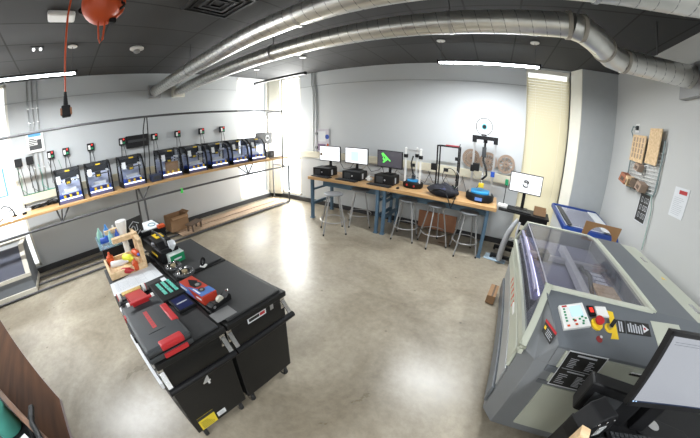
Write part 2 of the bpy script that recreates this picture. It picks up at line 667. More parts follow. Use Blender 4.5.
# thin ledge line near the top of the walls
structure(MB().box(0, YF, 3.088, 0.008, yc, 3.098).build('trim_2', mat('wall_joint', (.30, .31, .32), .6)))
structure(MB().box(xb, -0.008, 3.088, xc, 0, 3.098).build('trim_3', MATS['wall_joint']))
# baseboards
b = MB()
b.box(0, YF, 0, 0.015, 0, 0.11)
structure(b.build('baseboard_left', BASEB))
structure(MB().box(0.015, -0.015, 0, 7.36, 0, 0.11).build('baseboard_back', BASEB))
structure(MB().box(WX - .015, YF, 0, WX, -0.27, 0.11).build('baseboard_right', BASEB))

def window(n, axis, a0, a1, plane, mull=True):
    f = MB()
    def bx(p0, p1, z0, z1, t0=-0.04, t1=0.03):
        if axis == 'y':
            f.box(plane + t0, p0, z0, plane + t1, p1, z1)
        else:
            f.box(p0, plane + t0, z0, p1, plane + t1, z1)
    bx(a0, a0 + .05, zb, zt); bx(a1 - .05, a1, zb, zt); bx(a0, a1, zb, zb + .05); bx(a0, a1, zt - .05, zt)
    if mull:
        bx(a0, a1, 1.15, 1.19)
    fr_ = f.build('window_%d' % n, TRIMW)
    structure(fr_)
    g = MB()
    if axis == 'y':
        g.box(plane - .004, a0, zb, plane + .004, a1, zt)
    else:
        g.box(a0, plane - .004, zb, a1, plane + .004, zt)
    g.build('glass_pane', GLASS, fr_)
    return fr_
window(1, 'y', ya, yb, -0.045)
window(2, 'y', yc, yd, -0.045)
window(3, 'x', xa, xb, 0.045)
w4 = window(4, 'x', xc, xd, 0.14)
# cream blind in the right-hand window
bl = thing('window_blind', 'cream horizontal slat blind drawn over the tall window by the pillar', 'blind', ((xc + xd) / 2, 0.04, 0))
s = MB()
nsl = 62
hw = (xd - xc) / 2 - 0.012
for i in range(nsl):
    z = 0.2 + i * (3.3 - 0.2) / nsl
    s.quad((-hw, 0.014, z + .026), (hw, 0.014, z + .026), (hw, -0.014, z - .026), (-hw, -0.014, z - .026))
sl = s.build('slats', BLIND, bl)
sl['kind'] = 'stuff'
MB().box(-hw, -.025, 3.36, hw, .02, 3.43, .004).build('head_rail', TRIMW, bl)
MB().box(-hw, -.018, .17, hw, .018, .19, .003).build('bottom_rail', TRIMW, bl)
for x in (-.25, .25):
    MB().cyl((x, -.022, .19), (x, -.022, 3.36), .0025, seg=6).build('ladder_cord', TRIMW, bl)

# cable raceways
structure(MB().box(xb, -0.055, 1.215, 6.33, 0, 1.375, .006).build('trim_4', CREAMP))
structure(MB().box(0, -6.44, 1.33, 0.05, -1.3, 1.47, .006).build('trim_5', CREAMP))

# ================================================================== LIGHT FITTINGS
def light_fixture(loc, ang, label, L=1.5, lit=True, power=48, group='suspended tube lights'):
    t = thing('tube_light', label, 'ceiling light', loc, ang, group)
    MB().box(-L / 2, -.03, .0, L / 2, .03, .028, .006).build('housing', DARKP, t)
    MB().box(-L / 2 + .02, -.026, -.022, L / 2 - .02, .026, -.002, .008).build('lit_diffuser' if lit else 'unlit_diffuser', TUBE if lit else GREYMET, t)
    for s_ in (-1, 1):
        MB().box(s_ * L / 2 - .012, -.033, -.026, s_ * L / 2 + .012, .033, .032, .004).build('end_cap', BLACK, t)
    for x in (-L / 2 + .06, L / 2 - .06):
        MB().cyl((x, 0, .03), (x, 0, H - loc[2] - .004), .0045, seg=8).build('hanging_rod', STEEL, t)
        MB().lathe([(.065, 0), (.065, .012), (.03, .025)][::-1], (x, 0, H - loc[2] - .026)).build('canopy_plate', WHITEP, t)
    if not lit:
        return t
    a = area('tube_lamp', (0, 0, 0), (0, 0, -1), L - .06, .05, power, (0.95, 0.98, 1.0))
    a.parent = t
    a.location = (0, 0, -.026)
    a.rotation_euler = (0, 0, 0)
    return t
light_fixture((5.64, -1.37, 3.10), 0, 'lit tube light hanging in front of the plain grey wall above the workbench', power=46)
light_fixture((1.65, -1.40, 3.10), 0, 'tube light hanging in the corner before the two bright windows', power=8, lit=False)
light_fixture((1.69, -5.97, 3.08), PI / 2, 'lit tube light hanging over the row of printers near the notice')
light_fixture((5.6, -7.6, 3.1), 0, 'added unseen tube light over the open floor toward the front wall', power=36)  # added fitting out of view, fills the room with light
light_fixture((1.69, -8.3, 3.08), PI / 2, 'added unseen tube light near the front wall, beyond the brown desk', power=36)  # another added fill fitting, out of view
light_fixture((7.2, -6.2, 3.1), PI / 2, 'added unseen tube light above the aisle by the right-hand wall', power=46)  # added too, unseen, for fill from the right

# ================================================================== DUCTS
SEAM = mat('duct_seam', (.30, .30, .30), .4, metal=.7)
def spiral_duct(pts, r, t, name='duct_pipe', seg=32, ribs=0.115, label=None):
    pipe = MB().tube(pts, r, seg).build(name, DUCT, t)
    P = [Vector(p) for p in pts]
    if ribs < 1:
        hp = []
        ph = 0.0
        for a, b_ in zip(P, P[1:]):
            d = b_ - a
            u = d.normalized()
            n1 = u.cross(Vector((0, 0, 1))).normalized()
            n2 = u.cross(n1)
            st = max(2, int(d.length / ribs * 14))
            for i in range(st):
                hp.append(a + u * (d.length * i / st) + (n1 * math.cos(ph) + n2 * math.sin(ph)) * (r - .001))
                ph += d.length / st / ribs * 2 * PI
        MB().tube(hp, .0042, 5).build('raised_seam', SEAM, pipe)
    return pipe
def strap(c, u, r, w_, nm, mt, parent):
    c, u = Vector(c), Vector(u).normalized()
    return MB().cyl(c - u * w_, c + u * w_, r, seg=32).build(nm, mt, parent)
DR = 0.108
d1 = thing('air_duct', 'upper round spiral metal duct running straight across the whole ceiling', 'duct', (0, -3.60, 3.05), 0, 'round ceiling ducts')
spiral_duct([(0.07, .09, 0), (1.3, .07, 0), (2.5, .03, 0), (3.6, -.04, 0), (4.6, -.07, 0), (5.6, -.06, 0), (6.6, -.0, 0), (7.95, .15, 0)], DR, d1)
MB().box(0.0, -.05, -.14, .07, .23, .14, .005).build('wall_collar', GREYMET, d1)
for x, y in ((1.9, .05), (4.2, -.05), (6.4, -.01)):
    MB().cyl((x, y, DR), (x, y, H - 3.05), .006, seg=8).build('hanger_rod', STEEL, d1)
    strap((x, y, 0), (1, 0, 0), DR + .008, .014, 'hanger_strap', ALU, d1)
d2 = thing('air_duct', 'lower round spiral metal duct that bends near the right wall', 'duct', (0, -2.96, 3.05), 0, 'round ceiling ducts')
spiral_duct([(0.07, .02, 0), (6.40, 0, 0)], DR, d2)
spiral_duct([(6.40, 0, 0), (6.52, 0.03, -.02), (6.66, .14, -.045), (6.80, .30, -.06), (6.92, .44, -.07), (7.06, .52, -.07)], DR + .004, d2, 'duct_elbow', ribs=9)
SEAL = mat('grey_duct_sealant', (.42, .39, .34), .8)
for c, u in (((6.38, 0, 0), (1, 0, 0)), ((6.50, .02, -.01), (1, .15, 0)), ((6.80, .30, -.06), (.7, .75, 0)), ((7.10, .53, -.07), (.97, .2, 0))):
    strap(c, u, DR + .012, .018, 'sealed_joint', SEAL, d2)
spiral_duct([(7.06, .52, -.07), (7.96, .70, -.06)], DR + .004, d2, 'branch_pipe')
MB().box(7.93, .50, -.26, 8.015, .86, .08, .004).build('wall_collar', GREYMET, d2)
MB().box(0.0, -.13, -.14, .08, .17, .1, .005).build('wall_collar', TRIMW, d2)
for x, y in ((3.15, 0), (5.35, 0), (7.5, .61)):
    MB().cyl((x, y, DR - .03), (x, y, H - 3.05), .008, seg=8).build('hanger_rod', STEEL, d2)
    if y == 0:
        strap((x, y, 0), (1, 0, 0), DR + .008, .014, 'hanger_strap', ALU, d2)

# ================================================================== CEILING BITS
def smoke(loc, label):
    t = thing('smoke_detector', label, 'smoke detector', loc)
    MB().lathe([(.11, 0), (.11, -.02), (.08, -.035)]).build('base_plate', WHITEP, t)
    MB().lathe([(.05, -.035), (.05, -.07), (.02, -.085)]).build('sensor_head', GREYMET, t)
smoke((1.58, -4.32, H), 'white round detector with dome on the dark ceiling right of the orange reel')
t = thing('emergency_light', 'twin-headed little white ceiling lamp left of the red cord', 'ceiling light', (1.66, -5.75, H))
MB().box(-.04, -.08, -.012, .04, .08, 0, .003).build('plate', DARKP, t)
for y in (-.045, .045):
    MB().sph((0, y, -.03), .019, u=14, v=8).build('lamp_head', mat('lit_small_lamp', (1, 1, 1), .4, emit=1.6), t)
t = thing('wireless_access_point', 'white rounded box with a small blue light on the ceiling', 'router', (2.62, -5.44, H), 0)
MB().box(-.1, -.14, -.055, .1, .14, 0, .035).build('case', WHITEP, t)
MB().sph((.05, 0, -.045), .016, (1, 1, .4), 10, 6).build('status_light', mat('lit_blue_lamp', (0, .1, .5), .4, emit=2, ecol=(.2, .6, 1)), t)
t = thing('ceiling_vent', 'dark square louvred air vent in the ceiling at the top of the view', 'vent', (3.30, -3.93, H))
for k in range(4):
    r0, r1 = .3 - k * .07, .27 - k * .07
    m = MB()
    m.box(-r0, -r0, -.02, r0, -r1, 0); m.box(-r0, r1, -.02, r0, r0, 0); m.box(-r0, -r1, -.02, -r1, r1, 0); m.box(r1, -r1, -.02, r0, r1, 0)
    m.build('louvre_ring', BLACK if k % 2 else DARKP, t)
t = thing('ceiling_spot', 'small lit round downlight beyond the lower duct', 'ceiling fitting', (2.4, -1.62, H))
MB().lathe([(.07, 0), (.07, -.01), (.055, -.014)]).build('ring', WHITEP, t)
MB().lathe([(.05, -.012), (.045, -.02)]).build('lamp_disc', mat('lit_downlight', (1, 1, 1), .4, emit=2.5, ecol=(1, .95, .85)), t)

# cord reel
t = thing('cord_reel', 'round orange cord reel hanging from the ceiling, cord looped below it', 'cord reel', (3.42, -5.12, 3.17))
MB().sph((0, 0, 0), .165, (1, 1, 1), 28, 18).build('drum', ORANGE, t)
MB().box(-.05, -.05, .15, .05, .05, H - 3.17, .008).build('ceiling_bracket', BLACK, t)
m = MB(); m.tube([(.05 * 0 + math.cos(a) * .172 * .5, math.cos(a) * .172, math.sin(a) * .172 * .3 - .02) for a in [2 * PI * i / 24 for i in range(24)]], .012, 8, closed=True); m.build('black_band', BLACK, t)
m = MB(); m.tube([(.03, .03, -.15), (.035, .028, -.22), (.03, .02, -.31), (.03, .0, -.34), (.03, -.012, -.30), (.03, -.02, -.2), (.03, -.02, -.15)], .008); m.build('cord_loop', ORANGE, t)
m = MB(); m.tube([(.03, .05, -.16), (.04, .11, -.125), (.03, .16, -.06), (0, .185, .03), (0, .18, .12)], .014); m.build('cord_guide', ORANGE, t)
MB().box(0, .06, -.17, .06, .12, -.125, .01).build('guide_block', BLACK, t)
MB().box(-.03, -.23, .06, .04, -.14, .13, .01).build('cord_outlet', BLACK, t)
t = thing('pendant_socket', 'black socket hanging on a long red cord from the ceiling reel', 'socket', (3.46, -5.385, 2.36))
m = MB(); m.tube([(0, .04, .91), (0, .02, .85), (.0, .005, .7), (0, 0, .4), (0, 0, .1)], .0075); m.build('cord', ORANGE, t)
MB().cyl((0, 0, .10), (0, 0, .0), .012, .02).build('strain_relief', BLACK, t)
MB().box(-.032, -.035, -.085, .032, .035, 0, .01).build('socket_block', BLACK, t)
MB().box(-.02, -.045, -.07, .033, -.03, -.02, .004).build('brown_outlet_face', REDCARD, t)
MB().box(-.02, .03, -.07, .033, .045, -.02, .004).build('brown_outlet_face', REDCARD, t)

# ================================================================== CONDUITS AND WALL BOXES
def conduit(name, pts, label, group, cl):
    o = MB().tube(pts, .013, 8).build('pipe', mat('conduit_grey', (.42, .43, .43), .45, metal=.2))
    t = thing(name, label, 'conduit', (0, 0, 0), 0, group)
    o.parent = t
    for c in cl:
        MB().box(c[0] - .022, c[1] - .022, c[2] - .01, c[0] + .022, c[1] + .022, c[2] + .01, .003).build('clamp', ALU, t)
for i, (y, lab) in enumerate(((-6.09, 'grey conduit on the left wall, nearest the bright window of three'), (-6.0, 'grey conduit on the left wall, middle one of three'), (-5.91, 'grey conduit on the left wall, farthest from the window of three'))):
    conduit('wall_conduit', [(.02, y, H), (.02, y, 1.48)], lab, 'conduits on the left wall', [(.02, y, 2.95), (.02, y, 2.7), (.02, y, 1.9)])
for i, (x, lab) in enumerate(((1.47, 'pale kinked conduit beside the bright corner window'), (1.56, 'pale kinked conduit running down beside the wall poster'))):
    conduit('wall_conduit', [(x - .02, -.02, H), (x - .02, -.02, 3.15), (x + .03, -.02, 2.98), (x + .03, -.02, 1.37)], lab, 'conduits on the back wall', [(x + .03, -.02, 2.85), (x + .03, -.02, 1.95)])

def socket_box(y, z, label, lit=True):
    t = thing('outlet_box', label, 'outlet box', (0.0, y, z), 0, 'power boxes above the printers')
    MB().box(0, -.055, -.06, .06, .055, .06, .006).build('box', BLACK, t)
    if lit:
        MB().box(.06, -.04, -.04, .068, -.005, .03, .002).build('socket_face', WHITEP, t)
        MB().box(.06, .01, .02, .07, .035, .045, .002).build('red_lamp', REDE, t)
        MB().box(.06, .0, -.04, .068, .04, -.01, .002).build('green_switch', GREEN, t)
    m = MB(); m.tube([(.04, -.02, -.06), (.05, -.03, -.25), (.03, -.01, -.5), (.03, -.05, -.6)], .006)
    m.build('cable', RUBBER, t)
    m = MB(); m.tube([(.04, .02, -.06), (.06, .04, -.2), (.04, .05, -.4), (.03, .02, -.55)], .005)
    m.build('cable', DARKP, t)
    t.scale = (1, 1.25, 1.2)
    return t
names_ = ['above the first printer, left one of two', 'above the first printer, right one of two', 'above the second printer from the near window',
          'at the left end of the long black power strip', 'above the printer with cardboard behind its door', 'above the fifth printer from the near window', 'above the sixth printer from the near window', 'above the seventh printer, last of the wall boxes']
for (y, lab) in zip((-5.75, -5.45, -4.95, -4.28, -3.55, -2.99, -2.36, -1.77), names_):
    socket_box(y, 2.08, 'black wall box with red lamp ' + lab)
socket_box(-6.38, 2.06, 'plain black wall box closest to the bright window on the left', False)
socket_box(-6.16, 2.06, 'plain black wall box under the white notice on the left wall', False)
t = thing('power_strip', 'long black power strip mounted high on the left wall', 'power strip', (0, -3.96, 2.05))
MB().box(0, -.24, -.13, .07, .27, .12, .012).build('body', BLACK, t)
MB().box(.07, -.2, -.02, .075, .2, .03, .002).build('socket_row', DARKP, t)
# notice in front of the conduits
t = thing('wall_notice', 'white framed notice with blue header hung over three conduits', 'notice', (.05, -6.01, 2.355))
MB().box(-.012, -.165, -.175, 0, .165, .175, .004).build('frame', WHITEP, t)
fr = Fr((0, -.15, -.16), (0, 1, 0), (0, 0, 1))
m = MB(); fr.rect(m, .03, .26, .27, .31, .001); m.build('blue_header', mat('header_blue', (.1, .35, .7), .6), t)
m = MB(); lines(m, fr, .03, .2, .12, .24, 4, .55); m.build('printed_lines', BLKPRINT, t)
m = MB(); fr.rect(m, .03, .03, .27, .11, .001); fr.rect(m, .19, .1, .27, .2, .001); m.build_each('dark_picture', DARKP, t)

# ================================================================== PRINTER SHELF
XS = 0.91
SH = 1.255
t = thing('printer_bench', 'long wooden shelf on a dark pipe frame along the left wall', 'bench')
MB().box(.28, -7.9, 1.21, XS + .02, -.36, SH, .008).build('wooden_top', MAPLEY, t)
m = MB()
m.cyl((XS, -7.9, .995), (XS, -.32, .995), .02)
m.cyl((.32, -.32, .995), (XS, -.32, .995), .021)
for y in (-5.68, -4.15, -1.62):
    m.cyl((XS, y - .05, .995), (XS - .03, y - .1, 1.21), .015); m.cyl((XS, y - .05, .995), (XS - .03, y + .12, 1.21), .015)
    m.cyl((XS, y - .05, .995), (.3, y - .02, 1.20), .012)
m.build('lower_rail', STEEL, t)
m = MB()
m.cyl((XS, -7.9, 2.445), (XS, -.53, 2.445), .02)
m.cyl((XS, -.53, 2.445), (.34, -.53, 2.445), .019)
m.build('top_rail', STEEL, t)
for y in (-.53,):
    MB().cyl((XS, y, .995), (XS, y, 2.445), .021).build('upright', STEEL, t)
    MB().cyl((.34, y, 1.2), (.34, y, 2.445), .019).build('upright', STEEL, t)
    MB().lathe([(.028, -.03), (.028, .03)], (XS, y, 2.445)).build('pipe_fitting', STEEL, t)
for y in (-.32, -4.17):
    MB().cyl((XS, y, .03), (XS, y, .995), .021).build('leg', STEEL, t)
    MB().cyl((.32, y, .03), (.32, y, 1.21), .02).build('leg', STEEL, t)
m = MB()
m.cyl((XS, -7.9, .03), (XS, -.32, .03), .018)
m.cyl((.62, -7.9, .03), (.62, -.32, .03), .018)
m.cyl((.32, -7.9, .03), (.32, -.32, .03), .02)
m.cyl((.32, -.32, .03), (XS, -.32, .03), .02)
m.build('floor_rail', STEEL, t)
MB().box(.64, -3.5, .05, XS - .03, -.36, .062).build('plywood_floor_panel', PLY, t)
MB().box(.33, -3.5, .05, .6, -.36, .062).build('plywood_floor_panel', PLY, t)
MB().box(XS - .06, -.95, SH, XS - .02, -.45, SH + .02, .003).build('black_edge_strip', BLACK, t)
m = MB()
for (x, y, dy) in ((.60, -4.03, .03), (.62, -3.94, -.02)):
    m.tube([(XS - .01, y + dy, 2.435), (XS - .06, y, 2.2), (x + .1, y + .03, 1.7), (x, y + .04, 1.5), (x, y + .04, 1.24)], .011)
cb = m.build('power_cable', RUBBER)
tag(cb, 'pair of thick black cables dropping from the top rail between printers', 'cable')
m = MB(); m.box(XS - .024, -3.40, .93, XS + .024, -3.36, 1.02, .004)
gt = m.build('cable_tie', mat('bright_green_tape', (.08, .8, .12), .5)); tag(gt, 'bright green tie wrapped round the rail under the shelf', 'tie')

def printer(loc, label, variant=0):
    t = thing('enclosed_printer', label, 'printer', loc, 0, 'enclosed printers on the left shelf')
    W2, D = .225, .21
    prof = [(-D, 0), (D, 0), (D, .12), (D - .012, .24), (D - .05, .36), (D - .12, .45), (D - .2, .495), (-D, .5)]
    for s_ in (-1, 1):
        m = MB()
        inner = [(-D + .03, .08), (D - .03, .08), (D - .04, .23), (D - .08, .35), (D - .14, .425), (D - .21, .46), (-D + .03, .465)]
        # arched side frame: ring between outer and inner outline, extruded
        outer = [(-D, 0), (D, 0), (D, .2), (D - .03, .34), (D - .1, .44), (D - .2, .495), (-D, .5)]
        y0, y1 = s_ * W2, s_ * (W2 - .022)
        V = {}
        for nm, pl in (('o', outer), ('i', inner)):
            for j, p in enumerate(pl):
                V[nm, j, 0] = m.bm.verts.new((p[0], y0, p[1]))
                V[nm, j, 1] = m.bm.verts.new((p[0], y1, p[1]))
        n = len(outer)
        for j in range(n):
            k = (j + 1) % n
            m.bm.faces.new((V['o', j, 0], V['o', k, 0], V['i', k, 0], V['i', j, 0]))
            m.bm.faces.new((V['o', j, 1], V['o', k, 1], V['i', k, 1], V['i', j, 1]))
            m.bm.faces.new((V['o', j, 0], V['o', k, 0], V['o', k, 1], V['o', j, 1]))
            m.bm.faces.new((V['i', j, 0], V['i', k, 0], V['i', k, 1], V['i', j, 1]))
        sp = m.build('side_panel', BLACK, t)
        m = MB(); m.prism(inner, s_ * (W2 - .012), s_ * (W2 - .008), 'y'); m.build('side_window', HOODG, sp)
    MB().box(-D, -W2 + .02, 0, D - .005, W2 - .02, .05, .005).build('base', mat('violet_grey_base', (.10, .10, .2), .4), t)
    MB().box(-D, -W2 + .02, .05, -D + .02, W2 - .02, .495).build('back_panel', DARKP, t)
    MB().box(-D + .02, -W2 + .025, .05, -D + .03, W2 - .025, .33).build('glow_painted_wall', mat('inner_glow_paint', (.62, .66, .80), .4), t)  # lit lower back of the cabinet, put into a pale colour
    MB().box(-.16, -W2 + .03, .05, .17, W2 - .03, .056).build('glow_painted_floor', mat('inner_glow_paint', (.62, .66, .80), .4), t)  # floor made pale as well, interior brightness painted in
    m = MB()
    fp = [(D - .002, .05), (D - .002, .12), (D - .014, .24), (D - .052, .36), (D - .122, .45), (D - .2, .492)]
    for a, b_ in zip(fp, fp[1:]):
        m.quad((a[0], -W2 + .02, a[1]), (a[0], W2 - .02, a[1]), (b_[0], W2 - .02, b_[1]), (b_[0], -W2 + .02, b_[1]))
    m.build('front_hood', HOODG, t)
    MB().box(-.12, -.15, .13, .14, .15, .145, .003).build('build_plate', mat('pale_plate', (.55, .62, .8), .35), t)
    m = MB(); m.cyl((-.06, -W2 + .03, .30), (-.06, W2 - .03, .30), .006); m.cyl((.04, -W2 + .03, .30), (.04, W2 - .03, .30), .006); m.build_each('gantry_rod', CHROME, t)
    MB().box(-.08, -.05, .26, .06, .05, .35, .01).build('print_head', DARKP, t)
    MB().box(-.03, -W2 + .03, .07, .1, -W2 + .1, .12, .006).build('filament_bay', BLUE, t)
    MB().box(-.03, W2 - .1, .07, .1, W2 - .03, .12, .006).build('filament_bay', BLUE, t)
    MB().box(D - .035, -.19, .057, D - .022, .19, .064).build('led_strip', LEDW, t)
    MB().box(-.02, -.10, .145, .06, .12, .19, .006).build('white_print', WHITEP, t)
    MB().box(-.10, -.19, .33, .08, -.16, .36, .004).build('white_carriage', WHITEP, t)
    MB().box(-.10, .16, .33, .08, .19, .36, .004).build('white_carriage', WHITEP, t)
    MB().box(-.14, -.17, .06, -.05, .17, .125, .004).build('violet_module', mat('violet_module', (.12, .12, .45), .4), t)
    for (y, z) in ((-.1, .10), (.0, .10), (.12, .105)):
        MB().box(D + .0, y - .016, z - .022, D + .006, y + .022, z + .022, .002).build('yellow_clip', YELLOW, t)
    MB().box(D - .125, -.03, .452, D - .10, .05, .470).build('yellow_top_clip', YELLOW, t)
    MB().box(.06, -.03, .27, .065, .03, .3).build('yellow_nozzle_cover', YELLOW, t)
    f_ = Fr((D - .02, -W2 + .035, .30), (0, 1, 0), (-.30, 0, 1))
    m = MB(); f_.rect(m, 0, 0, .07, .11, .004); m.build('white_sticker', PAPER, t)
    t.scale = (1.02, 1.04, 1.1)
    return t
PL = [(-5.485, 'enclosed desktop printer nearest the bright window, first of the row'),
      (-4.925, 'enclosed desktop printer second from the near window, standing left of centre'),
      (-4.285, 'enclosed desktop printer third from the near window, left of the black cables'),
      (-3.485, 'enclosed desktop printer with brown cardboard standing behind its door'),
      (-2.905, 'enclosed desktop printer fifth from the near window, right of the cardboard one'),
      (-2.34, 'enclosed desktop printer sixth from the near window'),
      (-1.785, 'enclosed desktop printer seventh from the near window, second from the far end'),
      (-1.235, 'enclosed desktop printer last in the row, before the black monitor')]
p0 = printer((.60, PL[0][0], SH), PL[0][1])
for y, lab in PL[1:]:
    dup(p0, (.60, y, SH), None, lab)
t = MB().box(.77, -3.62, SH + .055, .778, -3.34, SH + .30, .002).build('cardboard_sheet', CARD)
tag(t, 'brown cardboard sheet standing inside the fourth printer of the row', 'cardboard')
t = thing('control_box', 'small dark blue box on the shelf between third and fourth printer', 'box', (.80, -3.86, SH))
MB().box(-.09, -.1, 0, .09, .1, .13, .015).build('case', mat('navy_plastic', (.03, .04, .08), .4), t)
MB().box(.088, -.06, .04, .094, .06, .1, .002).build('front_panel', DARKP, t)
# monitor and speaker at the far end
t = thing('computer_monitor', 'black monitor with a pale ring emblem behind the last printer', 'monitor', (.40, -.70, SH + .0))
t.scale = (1, .95, 1.0)
MB().box(-.02, -.3, .34, .02, .3, .66, .01).build('screen_case', BLACK, t)
MB().box(-.02, -.03, .02, .02, .03, .4, .006).build('stand_neck', BLACK, t)
MB().box(-.1, -.13, 0, .1, .13, .02, .006).build('stand_base', BLACK, t)
m = MB(); m.tube([(.024, .1 + .06 * math.cos(a), .5 + .06 * math.sin(a)) for a in [2 * PI * i / 20 for i in range(20)]], .008, 6, closed=True); m.build('ring_emblem', PAPER, t)
t = thing('desk_speaker', 'small black box at the far end of the printer shelf', 'speaker', (.62, -.72, SH))
MB().box(-.08, -.12, 0, .08, .1, .17, .008).build('cabinet', BLACK, t)
MB().lathe([(.04, 0), (.04, .006)], (.08, 0, .09), 'x', 16).build('cone', DARKP, t)
# clutter at near end
t = thing('computer_monitor', 'monitor with blue-edged lit screen at the left edge of the shelf', 'monitor', (.62, -6.9, SH))
MB().box(-.02, -.28, .32, .02, .37, .80, .01).build('screen_case', WHITEP, t)
m = MB(); m.box(.021, -.27, .34, .024, .36, .78); m.build('lit_screen', SCREENW, t)
m = MB(); m.box(.0245, .335, .35, .026, .358, .77); m.box(.0245, -.27, .345, .026, .358, .36); m.build_each('blue_screen_edge', mat('lit_blue_edge', (0, 0, 0), .4, emit=.8, ecol=(.1, .4, 1)), t)
MB().cyl((0, 0, 0), (0, 0, .4), .02).build('stand_neck', BLACK, t)
MB().box(-.12, -.13, 0, .12, .13, .02, .006).build('stand_base', BLACK, t)
t = thing('desk_fan', 'small black gadget with curved wires at the left end of the shelf', 'gadget', (.55, -6.55, SH))
MB().lathe([(.05, 0), (.05, .015), (.015, .03), (.012, .08)], (0, 0, 0)).build('base', BLACK, t)
m = MB(); m.tube([(0, 0, .07), (.02, -.05, .16), (.02, -.14, .2), (.0, -.2, .17)], .009); m.tube([(0, 0, .07), (.05, .0, .12), (.07, -.06, .1)], .007); m.build_each('bent_arm', BLACK, t)
t = thing('cable_heap', 'tangle of black cables and adapters lying along the back of the shelf', 'cables', (.34, -6.0, SH))
t['kind'] = 'stuff'
m = MB(); rnd = random.Random(3)
for k in range(14):
    y0 = rnd.uniform(-.4, .15)
    m.tube([(rnd.uniform(-.04, .16), y0 + .08 * i + rnd.uniform(-.04, .04), rnd.uniform(.008, .07)) for i in range(7)], .008, 6)
for k in range(4):
    y = -.3 + k * .16
    m.box(.0, y, 0, .06, y + .09, .035, .005, RZ(.3 * k))
m.build('tangled_cables', BLACK, t)
t = thing('power_adapter', 'white plug adapter standing on the shelf by the bright window', 'adapter', (.42, -6.35, SH))
MB().box(-.07, -.09, 0, .05, .09, .045, .008).build('body', WHITEP, t)
MB().cyl((0, 0, .045), (0, 0, .12), .012).build('black_plug', BLACK, t)
t = thing('computer_mouse', 'small black mouse lying at the left end of the shelf', 'mouse', (.68, -6.35, SH))
MB().sph((0, 0, .015), .05, (.7, 1, .42), 14, 8).build('shell', BLACK, t)

# cables hanging on left wall above the raceway
t = thing('wall_cables', 'thin green and grey cables drooping under the left wall boxes', 'cables', (0.03, -6.0, 1.47))
t['kind'] = 'stuff'
for k, mm in enumerate((GREEN, DARKP, TEAL, DARKP, GREEN)):
    m = MB(); y = -.42 + k * .2
    m.tube([(.0, y, .5), (.02, y + .05, .3), (.03, y + .02, .12), (.025, y + .12, .02), (.025, y + .22, .01)], .004, 6); m.build('cable', mm, t)
m = MB(); m.box(.0, -.4, .0, .02, .62, .012); m.build('green_cable_run', GREEN, t)

# small laser cutter under the shelf
t = thing('small_laser_cutter', 'grey and cream laser cutter with slanted lid below the shelf', 'laser cutter', (.55, -7.05, 0))
m = MB(); m.prism([(-.35, .1), (.33, .1), (.33, .36), (.1, .8), (-.35, .8)], -.55, .50, 'y', .01); m.build('body', mat('cutter_grey', (.16, .175, .195), .45), t)
LIDG = mat('lid_cream', (.55, .52, .45), .45)
m = MB()
for y0, y1 in ((-.56, -.46), (.42, .51)):
    m.prism([(.335, .37), (.34, .37), (.112, .815), (-.3, .815), (-.3, .8), (.1, .8)], y0, y1, 'y')
m.box(-.32, -.56, .8, -.2, .51, .83); m.box(.31, -.56, .33, .355, .51, .39, .004)
m.build('lid_frame', LIDG, t)
m = MB(); m.slab([(.338, -.46, .39), (.338, .42, .39), (.12, .42, .80), (.12, -.46, .80)], .004); m.build('lid_window', SMOKE, t)
MB().box(-.36, -.56, .04, .36, .51, .12, .008).build('cream_plinth', LIDG, t)
for y in (-.5, .45):
    MB().cyl((.3, y, 0), (.3, y, .05), .03).build('foot', RUBBER, t)
# cardboard box and brown object under the shelf
t = thing('cardboard_box', 'open brown cardboard box on the floor under the printer shelf', 'box', (.34, -3.38, .062), R(4))
t.scale = (.9, .85, .95)
m = MB()
for a in ((-.2, -.26, 0, .2, -.25, .34), (-.2, .25, 0, .2, .26, .34), (-.2, -.25, 0, -.19, .25, .34), (.19, -.25, 0, .2, .25, .34)):
    m.box(*a)
m.box(-.2, -.25, 0, .2, .25, .01)
m.build('carton_walls', CARD, t)
m = MB(); m.slab([(.2, -.24, .34), (.2, .24, .34), (.29, .23, .30), (.29, -.23, .30)], .004); m.slab([(-.19, .25, .34), (.19, .25, .34), (.17, .33, .37), (-.17, .33, .37)], .004); m.build_each('flap', CARD, t)
t = thing('wooden_footstool', 'low dark wooden stool lying beside the cardboard box', 'stool', (.72, -3.12, .062), R(25))
DKW = wood('dark_wood', (.07, .045, .03), (.13, .085, .055), (18, 1.5, 18), .6)
MB().box(-.1, -.2, .14, .1, .2, .165, .004).build('seat', DKW, t)
for (x, y) in ((-.07, -.15), (.07, -.15), (-.07, .15), (.07, .15)):
    MB().box(x - .015, y - .015, 0, x + .015, y + .015, .14).build('leg', DKW, t)

# ================================================================== WORKBENCHES
def workbench(x0, x1, label, legs):
    t = thing('workbench', label, 'workbench', (x0, 0, 0), 0, 'blue-legged workbenches')
    L = x1 - x0
    MB().box(.003, -.955, .865, L - .003, -.08, .93, .006).build('wooden_top', MAPLE, t)
    for x in legs:
        for y in (-.90, -.16):
            MB().box(x - .03, y - .03, 0, x + .03, y + .03, .865, .004).build('leg', BLUEMET, t)
            MB().box(x - .045, y - .04, 0, x + .045, y + .04, .02, .003).build('foot_plate', BLUEMET, t)
        MB().box(x - .02, -.87, .30, x + .02, -.19, .36).build('side_rail', BLUEMET, t)
        MB().box(x - .02, -.87, .62, x + .02, -.19, .66).build('side_rail', BLUEMET, t)
    MB().box(legs[0] + .03, -.56, .66, legs[1] - .03, -.53, .86, .003).build('apron_panel', BLUEMET, t)
    return t
workbench(2.06, 3.76, 'wood-topped blue steel workbench with three computers on it', (.09, 1.64))
workbench(3.76, 5.94, 'wood-topped blue steel workbench holding the tower printers and backpack', (.08, 2.03))
t = thing('board_panel', 'red-brown board leaning under the second workbench against the wall', 'board', (4.77, -.10, 0))
MB().box(-.42, -.03, .02, .42, 0, .40, .003).build('sheet', REDCARD, t)
